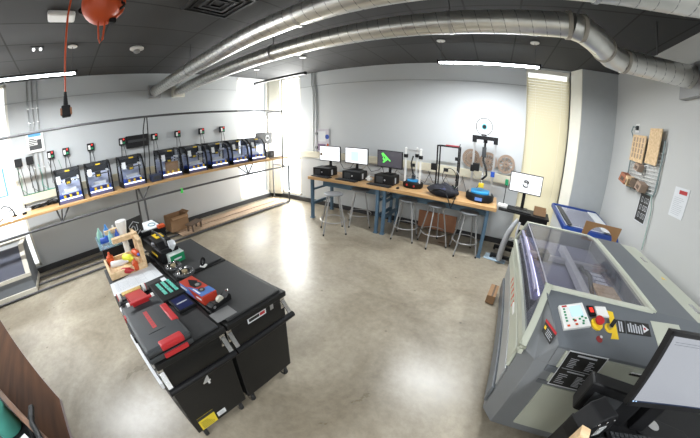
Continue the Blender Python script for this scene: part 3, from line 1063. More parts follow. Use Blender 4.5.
MB().box(-.42, -.036, .02, .42, -.03, .05).build('edge_strip', DKW, t)

def stool(loc, rz, label):
    t = thing('metal_stool', label, 'stool', loc, rz, 'grey steel stools')
    MB().lathe([(.165, .730), (.18, .736), (.18, .752), (.165, .758), (.05, .752), (.02, .751)], seg=28).build('seat', mat('stool_grey', (.22, .235, .25), .4, metal=.4), t)
    m = MB(); m.tube([(math.cos(a) * .245, math.sin(a) * .245, .25) for a in [2 * PI * i / 28 for i in range(28)]], .009, 8, closed=True); m.build('foot_ring', GREYMET, t)
    for k in range(4):
        a = PI / 4 + k * PI / 2
        c, s_ = math.cos(a), math.sin(a)
        m = MB(); m.tube([(c * .13, s_ * .13, .732), (c * .15, s_ * .15, .66), (c * .30, s_ * .30, .02)], .0135); lg = m.build('leg', GREYMET, t)
        MB().cyl((c * .297, s_ * .297, .035), (c * .303, s_ * .303, 0), .015).build('rubber_foot', RUBBER, lg)
    return t
s0 = stool((2.97, -1.31, 0), R(42), 'grey steel stool pulled out in front of the first workbench')
dup(s0, (3.20, -.68, 0), R(30), 'grey steel stool tucked under the first workbench behind the pulled-out one')
dup(s0, (4.28, -.80, 0), R(5), 'grey steel stool under the second workbench beside the double blue legs')
dup(s0, (4.85, -.80, 0), R(38), 'grey steel stool under the second workbench below the backpack')
dup(s0, (5.47, -.84, 0), R(20), 'grey steel stool under the bench end below the tall tower printer')

# ------------------------------------------------------------------ computers on the bench
def pc(loc, rz, label):
    t = thing('desktop_computer', label, 'computer', loc, rz, 'desktop computers on the workbench')
    MB().box(-.21, -.17, 0, .20, .18, .18, .012).build('case', BLACK, t)
    m = MB(); m.box(-.16, -.176, .03, -.02, -.169, .15, .003); m.build('front_grille', DARKP, t)
    m = MB(); m.lathe([(.016, 0), (.016, .006)], (.02, -.176, .09), 'y', 14); m.build('round_badge', ALU, t)
    MB().box(.196, -.08, .03, .204, -.02, .14, .002).build('pale_sticker', INK, t)
    return t
def monitor(loc, rz, label, kind, lift=.12, w_=.285):
    t = thing('computer_monitor', label, 'monitor', loc, rz)
    h_ = .345
    MB().box(-w_, -.012, lift, w_, .018, lift + h_, .008).build('bezel', BLACK, t)
    m = MB(); m.box(-w_ + .015, -.0145, lift + .018, w_ - .015, -.0125, lift + h_ - .015); m.build('lit_screen', {'white': SCREENW, 'square': SCREENW, 'dark': SCREEND, 'ring': SCREENW}[kind], t)
    fr = Fr((-w_ + .015, -.0145, lift + .018), (1, 0, 0), (0, 0, 1))
    if kind == 'white':
        m = MB(); fr.rect(m, .01, .1, .07, .16, .001); m.build('dark_icon', mat('lit_brown_icon', (0, 0, 0), .4, emit=.12, ecol=(.6, .4, .2)), t)
    if kind == 'square':
        m = MB(); fr.rect(m, .14, .04, .33, .24, .001); m.build('pale_blue_square', BLUEE, t)
    if kind == 'dark':
        m = MB()
        fr.poly(m, [(.08, .25), (.12, .28), (.30, .12), (.28, .11)], .001)
        fr.poly(m, [(.08, .25), (.1, .25), (.17, .13), (.14, .11), (.11, .15), (.13, .17)], .001)
        fr.poly(m, [(.17, .19), (.19, .17), (.24, .15), (.14, .07), (.11, .08), (.18, .14)], .0012)
        m.build('green_shape', GREENE, t)
    if kind == 'ring':
        m = MB()
        for a0, a1 in ((.3, 2.4), (3.4, 5.6)):
            m.tube([(math.cos(a0 + (a1 - a0) * i / 10) * .055, -.016, lift + .17 + math.sin(a0 + (a1 - a0) * i / 10) * .055) for i in range(11)], .014, 6)
        m.tube([(-.04, -.016, lift + .20), (.03, -.016, lift + .19), (.04, -.016, lift + .15)], .014, 6)
        m.build('dark_emblem', BLKPRINT, t)
    MB().box(-.03, .015, .0, .03, .04, lift + .15, .006).build('stand_neck', BLACK, t)
    MB().box(-.11, -.07, 0, .11, .11, .015, .006).build('stand_base', BLACK, t)
    return t
def keyboard(loc, rz, label, w_=.24):
    t = thing('computer_keyboard', label, 'keyboard', loc, rz)
    MB().box(-w_, -.075, 0, w_, .075, .018, .006).build('tray', BLACK, t)
    k = MB()
    for r_ in range(5):
        for c_ in range(15):
            x = -w_ + .02 + c_ * (2 * w_ - .04) / 15
            y = -.062 + r_ * .0255
            k.box(x, y, .018, x + (2 * w_ - .04) / 15 - .006, y + .02, .024)
    k.build('keys', DARKP, t)
    return t
p = pc((2.29, -.62, .93), R(3), 'black desktop computer nearest the corner windows on the first workbench')
dup(p, (3.03, -.61, .93), R(2), 'black desktop computer in the middle of the three on the bench')
dup(p, (3.73, -.55, .93), R(0), 'black desktop computer under the dark screen with green shape')
monitor((2.33, -.5, 1.11), R(-3), 'monitor with blank white screen nearest the corner windows', 'white')
monitor((2.99, -.48, 1.11), R(-4), 'monitor with a pale blue square on its white screen', 'square')
monitor((3.74, -.46, 1.11), R(-5), 'monitor with bright green shape on its dark screen', 'dark')
keyboard((2.36, -.87, .93), R(-8), 'black keyboard at the left end of the first workbench')
keyboard((2.98, -.87, .93), R(-4), 'black keyboard in front of the middle computer')
keyboard((3.70, -.87, .93), R(-4), 'black keyboard in front of the dark-screen monitor')
t = thing('computer_mouse', 'small black mouse on the bench right of the third keyboard', 'mouse', (4.08, -.86, .93))
MB().sph((0, 0, .014), .045, (.7, 1, .42), 14, 8).build('shell', BLACK, t)
MB().cyl((0, .02, .03), (0, .03, .03), .008, seg=8).build('scroll_wheel', DARKP, t)
t = thing('game_controller', 'small white gadget between the second and third computers', 'gadget', (3.33, -.56, .93))
MB().box(-.06, -.06, 0, .06, .06, .06, .02).build('body', WHITEP, t)
MB().sph((0, -.03, .07), .035, u=12, v=8).build('round_top', WHITEP, t)
MB().box(-.05, -.07, .01, -.01, -.055, .03, .004).build('dark_button', DARKP, t)

# wall poster
t = thing('wall_poster', 'poster with blue and orange circles on a purple ground by the conduits', 'poster', (1.76, -.012, 1.67))
MB().box(-.215, -.004, -.29, .215, .008, .29, .003).build('sheet', mat('poster_grey', (.52, .5, .55), .6, vary=.3, vscale=6), t)
fr = Fr((-.215, -.004, -.29), (1, 0, 0), (0, 0, 1))
def disc(fr, mb, a, b, r, c=.002):
    fr.poly(mb, [(a + r * math.cos(2 * PI * i / 16), b + r * math.sin(2 * PI * i / 16)) for i in range(16)], c)
m = MB(); disc(fr, m, .37, .38, .06); m.build('blue_circle', BLUE, t)
m = MB(); disc(fr, m, .05, .46, .045); disc(fr, m, .05, .1, .045); m.build_each('dark_circle', DARKP, t)
m = MB(); fr.poly(m, [(.33, .1), (.42, .08), (.42, .2), (.38, .22)], .002); m.build('orange_patch', ORANGE, t)
m = MB(); fr.rect(m, .1, .26, .33, .52, .002); m.build('white_panel', PAPER, t)
m = MB(); fr.rect(m, .1, .03, .33, .2, .002); m.build('purple_panel', mat('dull_purple', (.22, .14, .24), .6), t)

# ------------------------------------------------------------------ small tower printer
def ring_pts(r, z, n=24, sx=1): return [(math.cos(2 * PI * i / n) * r * sx, math.sin(2 * PI * i / n) * r, z) for i in range(n)]
t = thing('tower_printer', 'small three-legged tower printer with blue round bed beside the third computer', 'printer', (4.27, -.50, .93))
m = MB(); m.lathe([(.16, 0), (.175, .02), (.175, .09), (.15, .11)], seg=24); m.build('base', BLACK, t)
MB().lathe([(.105, .11), (.11, .115), (.11, .13), (.1, .133)], seg=24).build('blue_bed', mat('bed_blue', (.03, .3, .62), .4), t)
for k in range(3):
    a = -PI / 2 + k * 2 * PI / 3 + PI
    x, y = .15 * math.cos(a), .15 * math.sin(a)
    MB().box(x - .014, y - .014, .09, x + .014, y + .014, .66, .003).build('column', WHITEP, t)
    MB().box(x - .03, y - .03, .52, x + .03, y + .03, .58, .005).build('carriage', BLACK, t)
    MB().sph((x, y, .68), .022, u=12, v=8).build('white_knob', WHITEP, t)
m = MB()
for k in range(3):
    a0, a1 = PI / 2 + k * 2 * PI / 3, PI / 2 + (k + 1) * 2 * PI / 3
    m.cyl((.15 * math.cos(a0), .15 * math.sin(a0), .645), (.15 * math.cos(a1), .15 * math.sin(a1), .645), .01)
m.build('top_frame', ALU, t)
m = MB(); m.tube([(0, -.02, .2), (-.02, -.03, .3), (-.05, -.02, .42), (-.03, .02, .55)], .013); m.build('cable', RUBBER, t)
MB().box(-.03, -.03, .15, .03, .03, .21, .006).build('print_head', DARKP, t)
m = MB(); m.sph((-.06, -.165, .06), .02, (1, .5, 1), 10, 6); m.sph((.06, -.165, .05), .018, (1, .5, 1), 10, 6); m.build_each('red_button', RED, t)
t.scale = (1.15, 1.15, 1.08)
# cube frame printer
t = thing('frame_printer', 'tall black open-frame printer with hanging loop of tube behind the backpack', 'printer', (4.93, -.42, .93))
m = MB()
for x in (-.2, .2):
    for y in (-.14, .12):
        m.box(x - .013, y - .013, 0, x + .013, y + .013, .86, .002)
m.build_each('upright_post', BLACK, t)
m = MB()
for z in (.01, .85):
    for y in (-.14, .12): m.box(-.2, y - .012, z - .01, .2, y + .012, z + .012)
    for x in (-.2, .2): m.box(x - .012, -.14, z - .01, x + .012, .12, z + .012)
m.build_each('frame_bar', BLACK, t)
m = MB(); m.box(-.05, -.15, .862, .2, -.1, .885, .003); m.build('red_top_bracket', mat('dark_red_part', (.3, .04, .05), .5), t)
MB().box(-.3, -.2, .4, -.2, -.1, .52, .006).build('motor_box', BLACK, t)
MB().box(.14, -.17, .62, .2, -.11, .68, .005).build('carriage', BLACK, t)
m = MB(); m.tube([(.06 + math.cos(a) * .13, -.17, .32 + math.sin(a) * .15) for a in [-.4 + i * .28 for i in range(17)]], .006, 6); m.build('tube_loop', BLACK, t)
m = MB(); m.tube([(.08 + math.cos(a) * .19, -.18, .28 + math.sin(a) * .2) for a in [-1.3 + i * .2 for i in range(15)]], .004, 6); m.build('clear_tube', WHITEP, t)
MB().box(-.16, -.12, .08, .16, .1, .11, .004).build('green_circuit_bed', mat('pcb_green', (.05, .25, .17), .5), t)
m = MB(); m.cyl((-.19, -.12, .02), (-.19, -.12, .84), .005); m.cyl((.19, -.12, .02), (.19, -.12, .84), .005); m.build_each('guide_rod', CHROME, t)
m = MB(); m.tube([(.2, -.12, .86), (.22, -.12, .92)], .008); m.build('top_pin', STEEL, t)
# backpack: soft lump
t = thing('backpack', 'black and blue backpack lying on the second workbench', 'backpack', (4.94, -.80, .93), R(-6))
m = MB()
r_ = bmesh.ops.create_uvsphere(m.bm, u_segments=28, v_segments=16, radius=1)
for v in r_['verts']:
    n = v.co.copy()
    f = 1 + .1 * math.sin(5 * n.x + 1) * math.cos(4 * n.y) + .06 * math.sin(9 * n.y + 2 * n.x)
    f += .07 * math.sin(14 * n.x + 7 * n.y) * max(0, n.z)
    v.co = Vector((n.x * .29 * f, n.y * .17 * f, max(-.0, (n.z * .5 + .42)) * .22 * f))
for f in m.bm.faces: f.smooth = True
m.build('bag', mat('backpack_fabric', (.012, .013, .02), .75, vary=.4, vscale=14, bump=.3, bscale=60), t)
m = MB(); m.sph((.02, -.06, .13), .1, (1.5, .7, .45), 16, 10); m.build('front_pocket', mat('blue_grey_fabric', (.035, .04, .09), .8, vary=.4, vscale=20), t)
m = MB(); m.tube([(.05, -.1, .12), (.12, -.17, .06), (.18, -.19, -.05), (.22, -.18, -.14), (.24, -.16, -.05), (.26, -.1, .05)], .011); m.build('strap', BLACK, t)
m = MB(); m.tube([(-.2, -.12, .07), (-.12, -.17, .12), (-.02, -.17, .14), (.1, -.16, .12)], .014); m.build('strap', BLACK, t)
m = MB(); m.tube([(.1, .05, .16), (.16, .02, .21), (.22, -.03, .17)], .012); m.build('carry_loop', BLACK, t)
m = MB(); m.tube([(-.24, -.05, .1), (-.1, -.08, .17), (.08, -.08, .175), (.22, -.04, .12)], .006); m.build('zip', mat('purple_zip', (.1, .09, .25), .5), t)
# big tower printer
t = thing('tower_printer', 'tall tower printer with blue bed and white filament spool on top', 'printer', (5.60, -.55, .93))
m = MB(); m.lathe([(.22, 0), (.245, .02), (.245, .09), (.225, .12)], seg=32); m.build('base', BLACK, t)
MB().lathe([(.185, .12), (.195, .125), (.195, .15), (.185, .153)], seg=32).build('blue_bed', mat('bed_blue', (.03, .3, .62), .4), t)
MB().box(-.07, -.252, .03, .05, -.235, .08, .004).build('lit_display', mat('lit_display_blue', (0, 0, 0), .3, emit=.35, ecol=(.2, .4, 1)), t)
cols = []
for k in range(3):
    a = PI / 2 + k * 2 * PI / 3
    x, y = .2 * math.cos(a), .2 * math.sin(a)
    cols.append((x, y))
    MB().box(x - .017, y - .017, .1, x + .017, y + .017, 1.0, .003).build('column', ALU, t)
    MB().box(x - .035, y - .035, .92, x + .035, y + .035, 1.03, .005).build('corner_bracket', BLACK, t)
m = MB()
for i in range(3):
    a, b_ = cols[i], cols[(i + 1) % 3]
    m.slab([(a[0], a[1], .97), (b_[0], b_[1], .97), (b_[0], b_[1], 1.03), (a[0], a[1], 1.03)], .02)
m.prism([(c[0] * .9, c[1] * .9) for c in cols], 1.0, 1.025)
m.build('top_plate', BLACK, t)
for (x, y) in cols[1:]:
    MB().box(x - .035, y - .05, .42 if x > 0 else .46, x + .03, y - .0, .50 if x > 0 else .56, .005).build('carriage', BLUE if x > 0 else BLACK, t)
m = MB(); m.tube([(0, 0, .95), (.0, -.04, .8), (-.01, -.06, .66), (.06, -.1, .5), (.07, -.08, .42), (0, -.04, .34)], .017); m.build('hanging_cable', RUBBER, t)
MB().box(-.04, -.08, .7, .03, -.02, .86, .008).build('extruder', DARKP, t)
MB().box(-.045, -.08, .21, .045, .02, .28, .008).build('yellow_print_head', YELLOW, t)
MB().box(-.17, -.2, .48, -.06, -.13, .6, .006).build('black_module', BLACK, t)
m = MB(); m.cyl((-.2, -.1, .47), (-.01, -.04, .25), .005); m.cyl((.2, -.1, .47), (.02, -.04, .25), .005); m.cyl((0, .2, .5), (0, 0, .25), .005); m.build_each('delta_rod', ALU, t)
t.scale = (1.08, 1.08, 1.08)
t = thing('filament_spool', 'white filament spool with teal hub on top of the tall tower printer', 'spool', (5.57, -.56, 2.038 + .165), R(0))
t.scale = (.95, .95, .95)
m = MB(); m.lathe([(.14, -.035), (.145, -.032), (.145, -.027), (.08, -.026), (.08, .026), (.145, .027), (.145, .032), (.14, .035)], (0, 0, 0), 'y', 32); m.build('white_flange', WHITEP, t)
MB().tube([(math.cos(a) * .150, -.036, math.sin(a) * .150) for a in [2 * PI * i / 32 for i in range(32)]], .008, 6, closed=True).build('dark_rim', DARKP, t)
MB().lathe([(.055, -.038), (.055, .038)], (0, 0, 0), 'y', 24).build('teal_hub', mat('hub_teal', (.05, .3, .34), .5), t)
MB().lathe([(.035, -.041), (.035, .041)], (0, 0, 0), 'y', 24).build('dark_core', BLACK, t)
MB().box(-.05, -.04, -.165, .05, .04, -.13, .01).build('spool_cradle', BLACK, t)
# gears on the wall
def gear(x, z, label, k):
    t = thing('wooden_disc', label, 'wall ornament', (x, -.062, z), R(0), 'laser-cut wooden wheels')
    m = MB()
    def ring(r0, r1, n=40):
        A = []
        for i in range(n):
            a = 2 * PI * i / n
            A.append([m.bm.verts.new((math.cos(a) * r, yy, math.sin(a) * r)) for r, yy in ((r0, -.008), (r1, -.008), (r1, 0), (r0, 0))])
        for i in range(n):
            j = (i + 1) % n
            for q in range(4):
                m.bm.faces.new((A[i][q], A[i][(q + 1) % 4], A[j][(q + 1) % 4], A[j][q]))
    ring(.13, .178)
    ring(.02, .055)
    n = (24, 14, 10)[k]
    for i in range(n):
        a = 2 * PI * i / n
        wd = .011 if k == 2 else .009
        c, s_ = math.cos(a), math.sin(a)
        m.slab([(c * .05 - s_ * wd, -.001, s_ * .05 + c * wd), (c * .135 - s_ * wd, -.001, s_ * .135 + c * wd), (c * .135 + s_ * wd, -.001, s_ * .135 - c * wd), (c * .05 + s_ * wd, -.001, s_ * .05 - c * wd)], -.006)
    m.build('spoked_disc', CORK, t)
    MB().lathe([(.018, -.012), (.018, .0)], (0, 0, 0), 'y', 12).build('hub', DKW, t)
gear(5.33, 1.6, 'brown slotted wooden wheel on the wall, left of the tower printer', 0)
gear(5.68, 1.58, 'brown wooden wheel on the wall partly behind the tower printer', 1)
gear(6.04, 1.585, 'brown wooden wheel with ten spokes on the wall by the blind', 2)
# wall cables behind bench
t = thing('wall_cables', 'grey and black cables drooping on the wall behind the workbench', 'cables', (3.5, -.03, 1.0))
t['kind'] = 'stuff'
rnd = random.Random(5)
for k in range(9):
    x = -1.2 + k * .36
    m = MB(); m.tube([(x, -.03, .22), (x + .04, -.03, .12), (x + .12, -.03, .02 + rnd.uniform(-.1, .05)), (x + .3, -.03, .05 + rnd.uniform(-.1, .05)), (x + .4, -.03, .2)], .006, 6); m.build('cable', (BLACK, GREYMET, DARKP)[k % 3], t)
for k in range(5):
    x = -1.55 + k * .72
    q = thing('wall_outlet', ['small dark double outlet in the raceway behind the first computer', 'small dark double outlet in the raceway left of the pale-square monitor', 'small dark double outlet in the raceway left of the dark screen', 'small dark double outlet in the raceway behind the small tower printer', 'small dark double outlet in the raceway behind the open-frame printer'][k], 'outlet', (3.5 + x, -.055, 1.295), 0, 'outlets along the back raceway')
    MB().box(-.05, -.008, -.035, .05, 0, .035, .003).build('outlet_plate', DARKP, q)
    m = MB(); m.box(-.032, -.0105, -.018, -.012, -.008, .018); m.box(.012, -.0105, -.018, .032, -.008, .018); m.build_each('socket', BLACK, q)

# ================================================================== CART WITH MONITOR (back right)
t = thing('computer_cart', 'black rolling cart by the blind carrying a monitor', 'cart', (6.45, -.62, 0), R(-8))
MB().box(-.45, -.22, .87, .47, .22, .90, .004).build('top_shelf', BLACK, t)
MB().box(-.05, -.18, .62, .45, .2, .87, .006).build('drawer_box', BLACK, t)
m = MB(); m.box(-.04, -.185, .62, .1, -.18, .7); m.build('cream_label', CREAMP, t)
MB().box(.16, -.188, .64, .2, -.18, .68).build('blue_lamp', BLUE, t)
m = MB(); m.cyl((.0, 0, .1), (0, 0, .56), .03); m.build('pillar_post', BLACK, t)
m = MB(); m.box(-.42, -.25, .04, .38, -.19, .1, .005); m.box(-.42, .19, .04, .38, .25, .1, .005); m.box(-.05, -.2, .04, .05, .2, .1, .005); m.build('base_frame', BLACK, t)
for (x, y) in ((-.4, -.22), (.36, -.22), (-.4, .22), (.36, .22)):
    MB().lathe([(.025, -.012), (.025, .012)], (x, y, .025), 'y', 14).build('caster', RUBBER, t)
monitor((6.42, -.52, .90), R(-8), 'monitor with dark ring emblem on white screen beside the blind', 'ring', .28, .30)
keyboard((6.36, -.72, .90), R(-10), 'black keyboard on the rolling cart by the blind', .22)
t = thing('cardboard_tray', 'small brown cardboard tray on the cart right of the monitor', 'box', (6.74, -.66, .90), R(-8))
m = MB()
for a in ((-.11, -.08, 0, .11, -.075, .09), (-.11, .075, 0, .11, .08, .12), (-.11, -.08, 0, -.105, .08, .1), (.105, -.08, 0, .11, .08, .1), (-.11, -.08, 0, .11, .08, .005)): m.box(*a)
m.build('tray_walls', CARD, t)
MB().box(-.06, -.04, .005, .02, .04, .05).build('inner_block', DKW, t)
t = thing('router_box', 'white slanted box with cables at the left end of the cart', 'device', (6.05, -.62, .90), R(-8))
MB().box(-.09, -.08, 0, .09, .08, .05, .012).build('case', WHITEP, t)
m = MB(); m.tube([(0, .05, .04), (0, .1, .2), (0, .14, .38)], .008); m.build('black_cable', RUBBER, t)
MB().box(-.03, .12, .36, .03, .16, .46, .005).build('green_plug', GREEN, t)
# hoses
t = thing('vacuum_hose', 'grey ribbed hose hanging from the cart to the floor', 'hose', (6.28, -.92, 0))
t.scale = (1, 1, 1.3)
m = MB(); pts = [(.06, .0, .62), (.0, -.02, .55), (-.07, -.03, .42), (-.1, -.03, .28), (-.11, -.02, .14), (-.11, -.02, .05)]
m.tube(pts, .05, 14, rads=[.03, .04, .05, .055, .055, .055]); m.build('hose_tube', mat('hose_grey', (.36, .37, .39), .5, bump=.4, bscale=30), t)
m = MB(); m.tube([(.1, -.02, .6), (.08, -.03, .45), (.12, -.03, .3), (.1, -.02, .1)], .02, 10); m.build('clear_sleeve', mat('pale_sleeve', (.6, .62, .66), .3), t)
t = thing('white_pipe', 'short white pipe with black foot standing under the cart', 'pipe', (6.42, -.95, 0), R(0))
t.scale = (1, 1, 1.4)
MB().cyl((0, 0, .2), (.05, 0, .5), .022).build('white_tube', WHITEP, t)
MB().cyl((-.02, 0, 0), (0, 0, .2), .03).build('black_foot', BLACK, t)
t = thing('plastic_sheet', 'pale bluish plastic sheet lying on the floor under the cart', 'sheet', (6.1, -.78, 0), R(-10))
m = MB(); m.box(-.2, -.12, .0, .22, .14, .012, .004); m.build('sheet', mat('pale_blue_sheet', (.42, .55, .66), .25), t)
m = thing('cardboard_piece', 'brown cardboard piece standing between the cart and the big laser cutter', 'cardboard', (6.60, -1.25, 0), R(-25))
MB().box(-.15, -.01, 0, .13, .01, .78, .003).build('sheet', CARD, m)
t = thing('carton', 'small brown carton on the floor beside the big laser cutter', 'box', (6.12, -2.1, 0), R(-8))
MB().box(-.07, -.16, 0, .05, .16, .12, .003).build('body', CARD, t)
MB().box(-.012, -.16, .118, .012, .16, .122).build('tape_strip', DKW, t)

# ================================================================== BLUE-TRIMMED LASER CUTTER
t = thing('desktop_laser_cutter', 'white laser cutter with blue trim in the back right corner', 'laser cutter', (7.45, -.95, .05), R(0))
NAVY = mat('cobalt_trim', (.012, .045, .22), .35)
BODYW = mat('cutter_white', (.66, .68, .7), .4)
m = MB(); m.prism([(-.62, .35), (.6, .35), (.6, 1.0), (-.62, 1.0)], -.56, .56, 'x') ; m.bm.free()
m = MB(); m.prism([(-.58, .4), (.56, .4), (.56, 1.02), (-.45, .93), (-.58, .84)], -.4, .42, 'x', .01); m.build('body', BODYW, t)
MB().box(-.36, -.5, -.05, .38, .5, .4, .008).build('stand', mat('cutter_grey', (.22, .24, .27), .45), t)
m = MB()
for x in (-.43, .43):
    m.prism([(-.6, .83), (-.47, .95), (.58, 1.04), (.58, .98), (-.45, .89), (-.56, .79)], x - .025, x + .025, 'x', .006)
m.box(-.43, .54, .95, .43, .6, 1.05, .01)
m.prism([(-.60, .84), (-.46, .94), (-.40, .95), (-.55, .84)], -.45, .45, 'x', .006)
m.build('blue_edge_trim', NAVY, t)
m = MB()
m.slab([(-.3, -.4, .962), (.2, -.4, .962), (.2, .42, 1.03), (-.3, .42, 1.03)], .012); m.build('lid_window', SMOKE, t)
m = MB(); m.slab([(.22, -.42, .965), (.39, -.42, .965), (.39, .45, 1.035), (.22, .45, 1.035)], .012); m.build('control_strip', BODYW, t)
m = MB(); m.slab([(-.39, -.42, .965), (-.31, -.42, .965), (-.31, .45, 1.035), (-.39, .45, 1.035)], .012); m.build('dark_strip', DARKP, t)
m = MB(); m.box(-.405, -.2, .7, -.40, -.1, .76, .002); m.build('side_latch', BLACK, t)
fr = Fr((-.12, -.585, .80), (1, 0, 0), (0, .5, .6))
m = MB(); fr.poly(m, [(0, 0), (.04, .06), (.06, .06), (.02, 0)], .05); fr.poly(m, [(.05, 0), (.09, .06), (.12, .03), (.11, 0)], .05); m.build('pale_emblem', PAPER, t)
t = thing('cardboard_arch', 'brown cardboard arch standing between the two laser cutters', 'cardboard', (7.42, -1.80, .03), R(-3))
m = MB()
oz = .99
outer = [(-.28, 0), (-.25, .2), (.28, .2), (.24, 0)]
n = 14
arc = [(math.cos(PI * i / n) * .19 + .0, math.sin(PI * i / n) * .16) for i in range(n + 1)]
top = [(x, .2) for x in (.28, -.25)]
for i in range(n):
    a, b_ = arc[i], arc[i + 1]
    ta = (.28 + (-.25 - .28) * i / n, .2)
    tb = (.28 + (-.25 - .28) * (i + 1) / n, .2)
    m.slab([(a[0], 0, oz + a[1]), (b_[0], 0, oz + b_[1]), (tb[0], 0, oz + tb[1]), (ta[0], 0, oz + ta[1])], .006)
m.slab([(.19, 0, oz), (.28, 0, oz + .2), (.25, 0, oz), ], .006)
m.slab([(-.19, 0, oz), (-.27, 0, oz), (-.25, 0, oz + .2)], .006)
m.slab([(.19, 0, oz), (.25, 0, oz), (.22, 0, .55), (.19, 0, .55)], .006)
m.slab([(-.27, 0, oz), (-.19, 0, oz), (-.19, 0, .55), (-.24, 0, .55)], .006)
m.slab([(-.24, 0, .55), (.22, 0, .55), (.22, 0, .0), (-.24, 0, .0)], .006)
m.build('cut_sheet', mat('arch_cardboard', (.4, .22, .1), .8, vary=.1), t)

# ================================================================== BIG LASER CUTTER
LG = mat('laser_dark_grey', (.125, .138, .152), .42, vary=.04, bump=.02, bscale=200)
LM = mat('laser_mid_grey', (.195, .205, .215), .42, vary=.04)
LC = mat('laser_cream', (.48, .50, .42), .42, vary=.03)
L = thing('large_laser_cutter', 'large grey and cream laser cutter with clear lid along the right wall', 'laser cutter', (6.363, -3.995, 0))
pl = [(-.14, 1.98), (-.14, .10), (-.05, -.01), (1.49, -.01), (1.49, 1.98)]
m = MB(); m.prism(pl, .05, .80, 'z', .006)
m.build('body', LM, L)
m = MB(); m.prism([(-.06, 1.98), (-.06, .40), (.05, -.01), (1.49, -.01), (1.49, 1.98)], .80, .932, 'z'); m.build('upper_body', LM, L)
m = MB(); m.bm.faces.new([m.bm.verts.new(p) for p in ((-.058, .40, 1.09), (.045, -.012, .955), (-.05, -.012, .80), (-.14, .08, .80))]); m.bm.faces.new([m.bm.verts.new(p) for p in ((-.058, .40, 1.09), (-.14, .08, .80), (-.14, .40, .80))]); m.bm.faces.new([m.bm.verts.new(p) for p in ((.045, -.012, .955), (.045, -.012, .80), (-.05, -.012, .80))]); m.build('corner_facet', LM, L)
MB().prism([(-.10, 1.9), (-.10, .16), (.0, .04), (1.45, .04), (1.45, 1.9)], .03, .06, 'z').build('plinth', LG, L)
for (x, y) in ((.0, .3), (1.35, .12), (0, 1.8), (1.35, 1.8)):
    MB().cyl((x, y, 0), (x, y, .05), .035).build('foot', RUBBER, L)
# left (operator) face: ribbed strips
m = MB(); m.box(-.165, .12, .12, -.14, 1.97, .20, .005); m.box(-.17, .12, .2, -.14, 1.97, .3, .008); m.build('lower_step', LG, L)
m = MB(); m.box(-.155, .13, .33, -.139, 1.96, .52, .006); m.build('silver_panel', mat('laser_silver', (.42, .44, .46), .35, metal=.4), L)
m = MB(); m.box(-.165, .12, .56, -.139, 1.97, .74, .008); m.build('cream_front_band', LC, L)
fr = Fr((-.1655, 1.3, .60), (0, -1, 0), (0, 0, 1))
for k, (a, g_) in enumerate(((.0, .11), (.14, .1), (.27, .12), (.42, .1))):
    pass
m = MB()
for k in range(5):
    fr.poly(m, [(k * .11, 0), (k * .11 + .03, .09), (k * .11 + .085, .09), (k * .11 + .07, .06), (k * .11 + .05, .06), (k * .11 + .03, 0)], .0005)
m.build('red_lettering', mat('orange_red_print', (.55, .08, .04), .5), L)
m = MB(); m.box(-.175, .62, .66, -.163, .78, .69, .003); m.build('recess_handle', WHITEP, L)
# console with slope
cp = [(-.07, .40), (.045, -.012), (1.49, -.012), (1.49, .40)]
m = MB(); m.prism(cp, .93, 0, 'z', .004, zf=lambda x, y: .952 + y / .4 * .145); m.build('console', LG, L)
sl_ = Vector((0, .4, .145)).normalized()
CF = Fr((0, 0, .952), (1, 0, 0), sl_)
# deck right side and far end
MB().box(.865, .40, .93, 1.26, 1.98, 1.094, .01).build('rear_deck', LG, L)
m = MB(); m.box(1.262, .40, .93, 1.49, 1.98, 1.09, .02); m.build('cream_rear_strip', LC, L)
for y in (.62, 1.55):
    MB().box(1.36, y - .06, 1.089, 1.40, y + .06, 1.097, .003).build('silver_latch', CHROME, L)
m = MB(); m.slab([(1.35, 1.1, 1.0915), (1.40, 1.1, 1.0915), (1.375, 1.16, 1.0915)], .001); m.build('yellow_warning_mark', YELLOW, L)
MB().box(-.04, 1.93, .93, .84, 1.98, 1.085, .005).build('far_end_rail', LG, L)
# lid frame and windows
def bar(m, p0, p1, w_, h_):
    p0, p1 = Vector(p0), Vector(p1)
    d = (p1 - p0)
    q = d.to_track_quat('X', 'Z').to_matrix()
    c = (p0 + p1) / 2
    n0 = len(m.bm.verts)
    l = d.length / 2 + w_ * .3
    m.box(c.x - l, c.y - w_ / 2, c.z - h_ / 2, c.x + l, c.y + w_ / 2, c.z + h_ / 2, .006, q, c)
yN, yE = .41, 1.96
A = (-.04, yN, 1.09); Bf = (-.04, yE, 1.09)
Cn = (.83, yN, 1.09); Df = (.80, yE, 1.09)
LN = (-.15, .06, .835); LF = (-.15, yE, .84)
m = MB()
bar(m, A, Cn, .05, .035); bar(m, Bf, (.78, yE, 1.09), .04, .035)
bar(m, (.78, yE, 1.09), (.86, yE - .10, 1.09), .04, .035); bar(m, (.86, yE - .10, 1.09), (.845, yN, 1.09), .045, .035)
bar(m, LN, LF, .04, .05)
bar(m, A, LN, .05, .05); bar(m, Bf, LF, .03, .03)
lid = m.build('lid_frame', LC, L)
m = MB(); bar(m, A, Bf, .012, .012); m.build('lid_corner_seam', mat('seam_violet_grey', (.3, .29, .33), .4), lid)
m = MB(); m.slab([(-.03, yN + .02, 1.092), (.81, yN + .02, 1.092), (.83, yE - .12, 1.092), (.77, yE - .02, 1.092), (-.03, yE - .02, 1.092)], .004); m.build('top_window', SMOKE, lid)
m = MB(); m.slab([(-.045, yN + .02, 1.085), (-.145, .12, .865), (-.145, yE - .02, .865), (-.045, yE - .02, 1.085)], .004); m.build('front_window', SMOKE, lid)
m = MB(); m.slab([(-.16, .05, .76), (-.16, 1.96, .76), (-.16, 1.96, .80), (-.16, .05, .80)], .03); m.build('cream_lid_edge', LC, L)
MB().box(-.15, .10, .79, -.08, 1.94, .82).build('black_lid_gap', BLACK, L)
